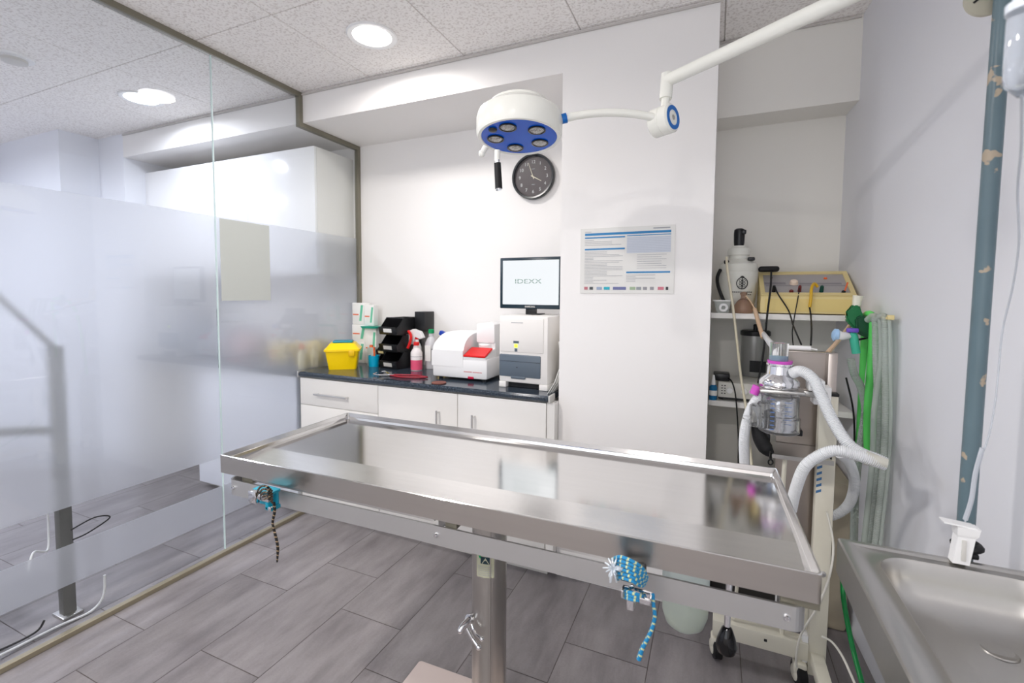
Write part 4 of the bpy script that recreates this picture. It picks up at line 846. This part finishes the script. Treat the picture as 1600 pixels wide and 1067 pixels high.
b = B(); b.lathe([(.049, 0), (.049, .80)], (.0, .0, .045), seg=48); b.span((.0215, -.0452, .1), (.0245, -.042, .84)); col_ = obj('column', b, mat('column_steel', (.5, .48, .45), .3, 1, bump=.15, bscale=30, stretch=(1, 1, 12)), TB, 50)
b = B()
def oncol(a, z_, k=.0495): return (k*math.sin(a), -k*math.cos(a), z_)
for q in range(-20, 40, 4):
    a0, a1 = math.radians(q), math.radians(q+4); b.face([oncol(a0, .602), oncol(a1, .602), oncol(a1, .672), oncol(a0, .672)])
st = obj('sticker', b, mat('aged_sticker', lin(186, 186, 160), .5), col_)
b = B()
def cpoly(P, k=.0502): b.face([oncol(math.radians(a), z_, k) for a, z_ in P])
for s0 in range(-4, 28, 4): cpoly([(s0, .641), (s0+4, .641), (s0+4, .661), (s0, .661)])
obj('dark_emblem', b, mat('navy_ink', lin(20, 50, 60), .5), st)
b = B(); cpoly(((0, .642), (24, .642), (12, .659)), .0507); obj('emblem_peak', b, mat('aged_sticker', ()), st)
b = B(); cpoly(((-12, .663), (-4, .6605), (-3, .656), (-7, .655)), .0509); cpoly(((-8, .667), (-5, .668), (-3, .657), (-7, .656)), .0509); obj('green_star', b, mat('leaf_green_cap', ()), st)
b = B()
for k in range(5):
    for s0 in range(-14, 34, 6): cpoly(((s0, .632-k*.006), (s0+5, .632-k*.006), (s0+5, .6335-k*.006), (s0, .6335-k*.006)), .0504)
obj('printed_line', b, INK, st)
b = B(); b.span((-.09, -.09, .82), (.09, .09, T-.05), .004); obj('column_head', b, STEEL2, TB)
# crank
inv = (Matrix.Translation(TB.location) @ Matrix.Rotation(.0228, 4, 'Z')).inverted()
tl = lambda u, v, y_: inv @ at(u, v, y=y_)
b = B(); b.cyl(tl(741, 967, 1.12), tl(731, 968, 1.10), .013); b.tube([tl(733, 968, 1.10), tl(724, 977, 1.08), tl(719, 984, 1.07)], [.009, .008, .007], 12, 2); b.ball(tl(719, 985, 1.07), .008); b.tube([tl(730, 982, 1.07), tl(738, 997, 1.06), tl(747, 1010, 1.055)], [.005, .0045, .0045], 10, 2); b.ball(tl(748, 1011, 1.055), .0075); b.tube([tl(737, 975, 1.09), tl(743, 990, 1.08), tl(752, 997, 1.07)], .0035, 8, 2); b.ball(tl(753, 998, 1.07), .006); obj('lock_lever', b, CHROME, TB)
b = B(); b.span((-.385, -.26, .0), (.385, .225, .04), .012); obj('base_plate', b, mat('white_base', lin(205, 190, 184), .45), TB)
b = B(); b.lathe([(.075, 0), (.07, .02), (.055, .03)], (0, 0, .04)); obj('column_foot', b, STEEL2, TB)
# tilt lever
lx, ly = .605, -.14
b = B(); b.cyl((lx, ly, T-.06), (lx-.002, ly, .70), .006); b.span((lx-.03, ly-.02, T-.075), (lx+.04, ly+.04, T-.05), .003); lv = obj('tilt_lever', b, CHROME, TB)
b = B(); b.lathe([(.006, 0), (.010, -.004), (.017, -.024), (.0205, -.040), (.017, -.053), (0, -.058)], (lx-.002, ly, .699), cap=False); obj('knob', b, mat('gloss_black', lin(8, 8, 10), .08), lv)
# drain bucket
bx, by = at(1070, 950, y=1.42)[:2]
t = thing('drain_bucket', 'milky rounded plastic bucket hung under the table end', 'bucket', (bx, by, .45))
zb_ = at(1070, 979, y=by)[2]; rb_ = .064
b = B(); b.lathe([(0, 0), (rb_*.55, .002), (rb_*.85, .018), (rb_, .05), (rb_*1.05, .26), (rb_*1.08, .262)], (bx, by, zb_), cap=False, seg=36); obj('bucket_body', b, mat('milky_bucket', lin(228, 238, 236), .35, trans=.5, ior=1.1), t)
b = B(); b.lathe([(0, .004), (rb_*.5, .005), (rb_*.82, .02), (rb_*.95, .05), (rb_*.955, .065), (0, .065)], (bx, by, zb_), cap=False); obj('liquid', b, mat('pale_yellow_liquid', lin(214, 216, 180), .2), t)
b = B(); b.tube([(bx-rb_, by, zb_+.255), (bx-rb_*.8, by, .845), (bx, by, .862), (bx+rb_*.8, by, .845), (bx+rb_, by, zb_+.255)], .003, 8); obj('bail_wire', b, CHROME, t)

# clamps with rope on the rail
def lt(u, v, y): return at(u, v, y=y)
yr = .895-.02
t = thing('rope_clamp', 'teal clamp with black and tan cord on the table rail', 'clamp', lt(420, 775, .87), group='rope clamps on the table rail')
yl = .862
b = B(); a0, a1 = lt(411, 754, yl), lt(438, 790, yl)
b.span((a1.x-.016, yl-.034, a1.z), (a1.x-.004, yl-.004, a0.z-.004), .003); b.span((a0.x, yl-.034, a0.z-.012), (a1.x+.004, yl+.0, a0.z-.003), .003); b.span((a0.x, yl-.014, a1.z), (a1.x+.004, yl-.006, a0.z-.006), .002); b.span((a1.x-.016, yl-.034, a1.z), (a1.x+.010, yl-.006, a1.z+.010), .002); obj('clamp_body', b, TEAL, t)
b = B(); a0, a1 = lt(398, 762, yl-.03), lt(410, 783, yl-.03); b.span((a0.x, yl-.05, a1.z), (a1.x, yl-.036, a0.z), .002); b.span((a1.x-.004, yl-.036, a1.z+.004), (a1.x+.03, yl-.032, a0.z-.01), .001); b.lathe([(.006, 0), (.006, .006), (0, .008)], lt(424, 794, yl-.03), AX, 12); obj('steel_plate', b, CHROME, t)
b = B()
for k in range(5):
    o_ = k*4.6; b.tube([lt(403+o_*.55, 766+o_*.75, yl-.038), lt(408+o_*.45, 760+o_, yl-.056), lt(417+o_*.25, 760+o_*1.1, yl-.060), lt(425+o_*.05, 767+o_, yl-.04)], .0027, 8, 5, ribs=.005, stripe=1)
b.tube([lt(428, 785, yl-.03), lt(429, 800, yl-.03), lt(426, 817, yl-.03), lt(430, 835, yl-.03), lt(434, 855, yl-.03), lt(433, 878, yl-.03)], [.0036, .0036, .003, .0036, .0036, .002], 8, 6, ribs=.006, stripe=1); obj('cord', b, [mat('cord_black', lin(24, 22, 22), .7), mat('cord_tan', lin(150, 128, 100), .7)], t)
yl2 = .878
t = thing('rope_clamp', 'steel cleat wound with blue and yellow cord on the table rail', 'clamp', lt(985, 910, .87), group='rope clamps on the table rail')
b = B(); a0, a1 = lt(975, 910, yl2-.02), lt(1020, 932, yl2-.02)
b.span((a0.x, yl2-.03, a1.z), (a1.x, yl2-.026, a0.z), .001); b.span((a0.x-.001, yl2-.045, a1.z-.002), (a0.x+.003, yl2-.026, a0.z), .001); b.span((a1.x-.02, yl2-.05, a1.z), (a1.x, yl2-.045, a0.z-.002), .001); b.span((a1.x-.003, yl2-.05, a1.z), (a1.x, yl2-.026, a0.z-.002), .001); b.span((a0.x+.006, yl2-.026, a1.z-.035), (a0.x+.02, yl2+.0, a1.z), .002)
b.lathe([(.005, 0), (.005, .003), (0, .005)], lt(988, 917, yl2-.031), AX, 12); obj('steel_plate', b, CHROME, t)
b = B(); a0, a1 = lt(972, 878, yl2), lt(1008, 905, yl2); b.span((a0.x, yl2-.025, a1.z), (a1.x, yl2+.02, a0.z), .004); obj('clamp_body', b, BLACK, t)
b = B()
for k in range(6):
    o_ = k*5.6; b.tube([lt(957+o_*.3, 874+o_*1.1, yl2-.03), lt(969, 870+o_*1.15, yl2-.05), lt(988, 877+o_*1.1, yl2-.056), lt(1004-k, 888+o_*.95, yl2-.046), lt(1011-k, 903+o_*.4, yl2-.03)], .0033, 8, 5, ribs=.006, stripe=1)
for k in range(3): b.tube([lt(974, 922+k*5, yl2-.03), lt(985, 926+k*5, yl2-.05), lt(1000, 930+k*4, yl2-.045), lt(1008, 934+k*2, yl2-.03)], .0033, 8, 4, ribs=.006, stripe=1)
b.tube([lt(1020, 928, yl2-.03), lt(1021, 945, yl2-.03), lt(1023, 960, yl2-.03), lt(1020, 978, yl2-.03), lt(1013, 995, yl2-.03), lt(1004, 1012, yl2-.03), lt(998, 1030, yl2-.03)], [.0035, .0036, .0036, .0036, .004, .0045], 8, 6, ribs=.007, stripe=1); obj('cord', b, [mat('cord_blue', lin(25, 125, 175), .7), mat('cord_yellow', lin(190, 198, 150), .7)], t)
b = B(); random.seed(5)
for k in range(26):
    a = random.uniform(0, 2*PI); L_ = random.uniform(8, 20); cx_, cy_ = 958, 889
    b.tube([lt(cx_, cy_, yl2-.045), lt(cx_+L_*.5*math.cos(a), cy_+L_*.5*math.sin(a), yl2-.06), lt(cx_+L_*math.cos(a), cy_+L_*math.sin(a)+2, yl2-.045)], .0014, 5, 3)
obj('frayed_end', b, mat('white_fibre', lin(215, 222, 228), .7), t)

# ------------------------------------------------------------------ surgical lamp
HL = at(811, 216, y=1.42)
SL = thing('surgical_lamp', 'round white surgical lamp with a blue underside on a jointed white arm', 'lamp', HL)
tilt = Vector((-.03, .11, 1)).normalized(); qd = Vector((0, 0, 1)).rotation_difference(tilt)
def hl(x_, y_, z_): return HL + qd @ Vector((x_, y_, z_))
b = B(); b.lathe([(.122, .004), (.124, 0), (.133, .0), (.139, .012), (.140, .055), (.136, .072), (.112, .092), (.10, .100), (.098, .108), (.085, .116), (.0, .120)], HL, tilt, 72, cap=False); hd = obj('lamp_head', b, ENAMEL, SL)
b = B(); b.lathe([(0, .003), (.1235, .003)], HL, tilt, 72, cap=False); bf = obj('blue_cover', b, BLUE, SL)
RFL = mat('reflector', (.42, .41, .40), .12, 1, bump=1, bscale=55); RFL.node_tree.nodes['Bump'].inputs['Distance'].default_value = .012
for a in (50, 122, 194, 266, 338):
    c = hl(.078*math.cos(math.radians(a)), .078*math.sin(math.radians(a)), .0025)
    b = B(); b.lathe([(.027, 0), (.028, -.003), (.024, -.004), (.019, .001), (.008, .002)], c, tilt, 28, cap=False); bl = obj('bulb_socket', b, mat('dark_socket', lin(60, 58, 56), .3, .7), bf)
    b = B(); b.lathe([(.0235, -.0022), (.012, -.005), (0, -.004)], c, tilt, 20, cap=False); obj('bulb_reflector', b, RFL, SL)
b = B(); b.lathe([(.014, 0), (.012, -.004), (0, -.006)], hl(-.055, -.082, .001), tilt, 16, cap=False); obj('centre_pin', b, BLACK, SL)
hp = Vector(at(777, 250, y=1.335)); hb = Vector(at(779.5, 297, y=1.335))
b = B(); b.cyl(hp+Vector((0, 0, .030)), hp+Vector((0, 0, -.004)), .009); kb = Vector(at(753, 240, y=1.37)); b.ball(kb, .011); b.cyl(kb, kb+Vector((.012, .004, .022)), .009); hh_ = obj('handle_mount', b, ENAMEL, SL)
b = B(); dd = (hb-hp); b.cyl(hp, hp+dd*.12, .009); b.cyl(hp+dd*.94, hb, .0095); obj('handle_ferrule', b, CHROME, hh_)
b = B(); b.cyl(hp+dd*.1, hp+dd*.95, .0108, .0115); obj('handle_grip', b, BLACKR, hh_)
arm0 = at(873, 186, y=1.45)
P = [at(880, 185.5, y=1.455), at(905, 180, y=1.475), at(935, 176.5, y=1.495), at(965, 176, y=1.515), at(995, 178.5, y=1.54), at(1025, 184, y=1.565)]
b = B(); b.tube(P, .0125, 16, 6); obj('curved_arm', b, ENAMEL, SL)
b = B(); b.cyl(at(868, 189, y=1.45), at(880, 185.5, y=1.455), .012); obj('arm_stub', b, ENAMEL, SL)
b = B(); b.cyl(at(878, 186, y=1.455), at(885.5, 184, y=1.46), .0155); obj('blue_collar', b, mat('collar_blue', lin(0, 105, 190), .3), SL)
dax = Vector((.9, -.42, .05)).normalized(); dc = at(1036, 189, y=1.59)
b = B(); b.lathe([(.040, -.034), (.045, -.030), (.045, .0), (.0435, .002), (.045, .004), (.045, .030), (.040, .035), (0, .036)], dc, dax, 48); jt = obj('joint_drum', b, ENAMEL, SL)
b = B(); b.lathe([(.024, 0), (.024, .0015), (.037, .0015), (.037, 0)], dc+dax*.0352, dax, 48, cap=False); obj('blue_ring', b, mat('collar_blue', ()), jt)
b = B(); b.lathe([(.008, 0), (.006, .002), (0, .002)], dc+dax*.036, dax, 16, cap=False); obj('screw', b, STEEL2, jt)
J0 = dc+Vector((.004, 0, .035)); J1 = at(1043, 116, y=1.60)
b = B(); b.tube([J0, J0.lerp(J1, .35)], .013, 16, 1); b.tube([J0.lerp(J1, .3), J1], .0195, 20, 1); b.lathe([(.0195, 0), (.015, .004), (0, .004)], J1, (0, 0, 1), 20, cap=False); obj('swivel_post', b, ENAMEL, SL)
A0 = J0.lerp(J1, .82); A1_ = Vector((wall_x(1.04)-.012, 1.04, 2.037))
b = B(); b.tube([A0, A0.lerp(A1_, .5), A1_], .0195, 20, 2); obj('long_arm', b, ENAMEL, SL)
b = B(); b.lathe([(.06, 0), (.06, .01), (.03, .03)], A1_+Vector((.011, 0, 0)), (-1, 0, 0)); obj('wall_plate', b, ENAMEL, SL)

# ------------------------------------------------------------------ pipe, drip set and sink
PX = lambda z_: 0.491+(0.494-0.491)*(z_-0.947)/(1.831-0.947)
b = B(); pb, pt = Vector((.50, 1.235, .80)), Vector((.485, 1.235, H)); b.cyl((PX(0), 1.235, 0), (PX(H), 1.235, H-.001), .0145, seg=32)
pm = PIPE; n, L = pm.node_tree.nodes, pm.node_tree.links; pr = n['Principled BSDF']; src = pr.inputs['Base Color'].links[0].from_socket
tc = n.new('ShaderNodeTexCoord'); nz = n.new('ShaderNodeTexNoise'); nz.inputs['Scale'].default_value = 22; nz.inputs['Detail'].default_value = 3
L.new(tc.outputs['Object'], nz.inputs[0]); cr = n.new('ShaderNodeValToRGB'); cr.color_ramp.elements[0].position = .66; cr.color_ramp.elements[0].color = (0, 0, 0, 1); cr.color_ramp.elements[1].position = .68; cr.color_ramp.elements[1].color = (1, 1, 1, 1)
mx = n.new('ShaderNodeMix'); mx.data_type = 'RGBA'; L.new(nz.outputs[0], cr.inputs[0]); L.new(cr.outputs[0], mx.inputs[0]); L.new(src, mx.inputs[6]); mx.inputs[7].default_value = (*lin(170, 155, 135), 1); L.new(mx.outputs[2], pr.inputs['Base Color'])
t = thing('standing_pipe', 'blue-grey painted pipe with chipped spots rising from behind the sink', 'pipe', (.50, 1.235, 0))
o = obj('pipe_run', b, PIPE, t)
b = B(); b.tube([(PX(.86)+.004+.019*math.cos(k*PI/4), 1.235+.019*math.sin(k*PI/4), .862+.002*math.sin(k*2)) for k in range(8)], .008, 8, 3, True); b.box((.49, 1.213, .852), (.03, .012, .012), .004); obj('collar', b, BLACKR, t)
cp = at(1541, 6, y=1.26); b = B(); b.lathe([(.034, -.002), (.036, 0), (.034, .004)], (cp.x, 1.262, cp.z+.012), AX, 32); b.mi = 1; b.box((cp.x-.012, 1.2575, cp.z+.012), (.022, .002, .004), ry=-.7); obj('bracket_disc', b, [mat('olive_cream', lin(178, 174, 158), .5), BLACK], t)
# drip set
dx, dy = .315, .72
D = [(1582, 0), (1590, 30), (1592, 75)]
t = thing('drip_set', 'clear intravenous drip chamber hanging close by with its thin tube', 'drip set', (.315, .72, 1.5))
c0 = at(1597, 150, y=.62); top = Vector((c0.x, c0.y, c0.z))
b = B(); b.lathe([(.004, -.0), (.0135, .012), (.0145, .02), (.0145, .075), (.013, .08)], top, (0, 0, 1), 24, cap=False); obj('drip_chamber', b, mat('chamber_clear', (.80, .85, .90), .04, trans=.95), t)
b = B(); b.lathe([(.010, .078), (.016, .080), (.016, .088), (.011, .09), (.011, .102), (.019, .104), (.021, .112), (.012, .118), (.011, .15), (.02, .17)], top, (0, 0, 1), 24); obj('spike_cap', b, mat('ice_white', lin(225, 232, 240), .35), t)
b = B(); b.lathe([(.02, .17), (.05, .2), (.055, .24), (.055, .42), (.03, .45)], top, (0, 0, 1), 24); obj('fluid_bottle', b, FROSTP, t)
b = B(); b.tube([top+Vector((0, 0, .45)), (top.x, top.y, H-.001)], .003, 8, 1); obj('hanging_wire', b, CHROME, t)
b = B(); b.tube([top, at(1596, 230, y=.75), at(1590, 300, y=.9), at(1592, 380, y=1.0), at(1582, 450, y=1.08), at(1566, 520, y=1.14), at(1556, 620, y=1.17), at(1545, 680, y=1.18), at(1528, 730, y=1.185), at(1518, 780, y=1.185), at(1508, 815, y=1.185)], .0014, 8, 6); obj('drip_tube', b, mat('clear_tube', lin(226, 230, 236), .25, trans=.5, ior=1.2), t)
b = B(); b.tube([at(1535, 700, y=1.18), at(1524, 740, y=1.185), at(1518, 780, y=1.185), at(1508, 812, y=1.185)], .0042, 8, 4); obj('tube_sleeve', b, mat('clear_tube', ()), t)
t = thing('roller_clamp', 'white plastic roller clamp housing resting on the back edge of the sink', 'clamp', (.465, 1.175, .852))
k0 = Vector((.462, 1.176, .8515))
b = B(); b.loops([[(k0.x+dx_*s_+o_, k0.y+dy_*s_, k0.z+z_) for dx_, dy_ in ((-.013, -.01), (.013, -.01), (.013, .01), (-.013, .01))] for s_, z_, o_ in ((1, 0, -.002), (1.05, .055, .004), (1.25, .06, .005), (1.35, .075, .006))], True, True); obj('housing', b, WPLAST, t, 20)
b = B(); b.prism([(k0.x-.032, k0.y-.012, k0.z+.078), (k0.x+.018, k0.y-.012, k0.z+.074), (k0.x+.018, k0.y+.012, k0.z+.074), (k0.x-.032, k0.y+.012, k0.z+.078)], (0, 0, .003)); obj('flange', b, WPLAST, t)
b = B(); b.span((k0.x-.003, k0.y-.0135, k0.z+.008), (k0.x+.004, k0.y-.0095, k0.z+.05), .001); obj('rib', b, LGREY, t)

# sink
SX0, SY1, SZ = .262, 1.192, .85; SY0 = .18; SX1 = .598
SNK = thing('steel_sink', 'stainless steel sink with a rounded basin against the plain wall', 'sink', (.42, .7, 0))
def rr(x0, x1, y0, y1, r_, z, n=6):
    out = []
    for cx_, cy_, a0 in ((x1-r_, y1-r_, 0), (x0+r_, y1-r_, 90), (x0+r_, y0+r_, 180), (x1-r_, y0+r_, 270)):
        for k in range(n+1):
            a = math.radians(a0+90*k/n); out.append((cx_+r_*math.cos(a), cy_+r_*math.sin(a), z))
    return out
SS = mat('sink_steel', (.50, .485, .46), .3, 1, bump=.12, bscale=80, var=.08, vscale=4)
bx0, bx1, by0, by1 = .318, .59, .30, 1.148
b = B(); b.loops([rr(SX0, SX1, SY0, SY1, .002, SZ-.075), rr(SX0, SX1, SY0, SY1, .002, SZ-.003), rr(SX0+.003, SX1-.001, SY0+.003, SY1-.002, .003, SZ), rr(SX0+.020, SX1-.002, SY0+.02, SY1-.012, .004, SZ), rr(SX0+.026, SX1-.003, SY0+.026, SY1-.016, .004, SZ-.004), rr(bx0-.014, bx1+.002, by0-.014, by1+.014, .07, SZ-.004), rr(bx0-.004, bx1+.001, by0-.004, by1+.004, .062, SZ-.001),
    rr(bx0, bx1, by0, by1, .058, SZ-.006), rr(bx0+.004, bx1-.002, by0+.004, by1-.003, .056, SZ-.035), rr(bx0+.012, bx1-.008, by0+.01, by1-.009, .054, SZ-.058), rr(bx0+.028, bx1-.02, by0+.024, by1-.022, .05, SZ-.075), rr(bx0+.055, bx1-.045, by0+.05, by1-.045, .045, SZ-.086), rr(bx0+.085, bx1-.07, by0+.08, by1-.075, .04, SZ-.091), rr(bx0+.11, bx1-.10, by0+.2, by1-.2, .03, SZ-.094)], False, True)
obj('basin_top', b, SS, SNK, 40)
b = B(); b.lathe([(.026, .0), (.024, .002), (.017, .0005), (0, 0)], (.475, 1.055, SZ-.0925), (0, .05, 1), 28, cap=False); obj('drain', b, SS, SNK)
b = B()
for x_, y_ in ((SX0+.05, SY1-.22), (SX0+.05, SY0+.05), (SX1-.03, SY1-.22), (SX1-.03, SY0+.05)):
    b = B(); b.span((x_-.015, y_-.015, 0), (x_+.015, y_+.015, SZ-.06), .002); obj('leg', b, STEEL2, SNK)
b = B(); b.span((SX0+.02, SY0+.06, .30), (SX1-.02, SY1-.06, .315), .002); obj('undershelf', b, STEEL2, SNK)
cable('white_lead', [at(1292, 800, y=1.83), at(1302, 850, y=1.82), at(1296, 900, y=1.80), at(1276, 950, y=1.79), at(1252, 990, y=1.8), at(1244, 1030, y=1.82), at(1250, 1064, y=1.86)], .0035, mat('ivory_lead', lin(224, 222, 212), .4), 'ivory lead wandering down the cream post to its castor')
cable('white_lead', [at(1285, 995, y=1.75), at(1300, 1003, y=1.70), at(1316, 1025, y=1.62), at(1330, 1055, y=1.55), at(1345, 1090, y=1.45)], .0035, mat('ivory_lead', ()), 'ivory lead leaving the cart base towards the sink')
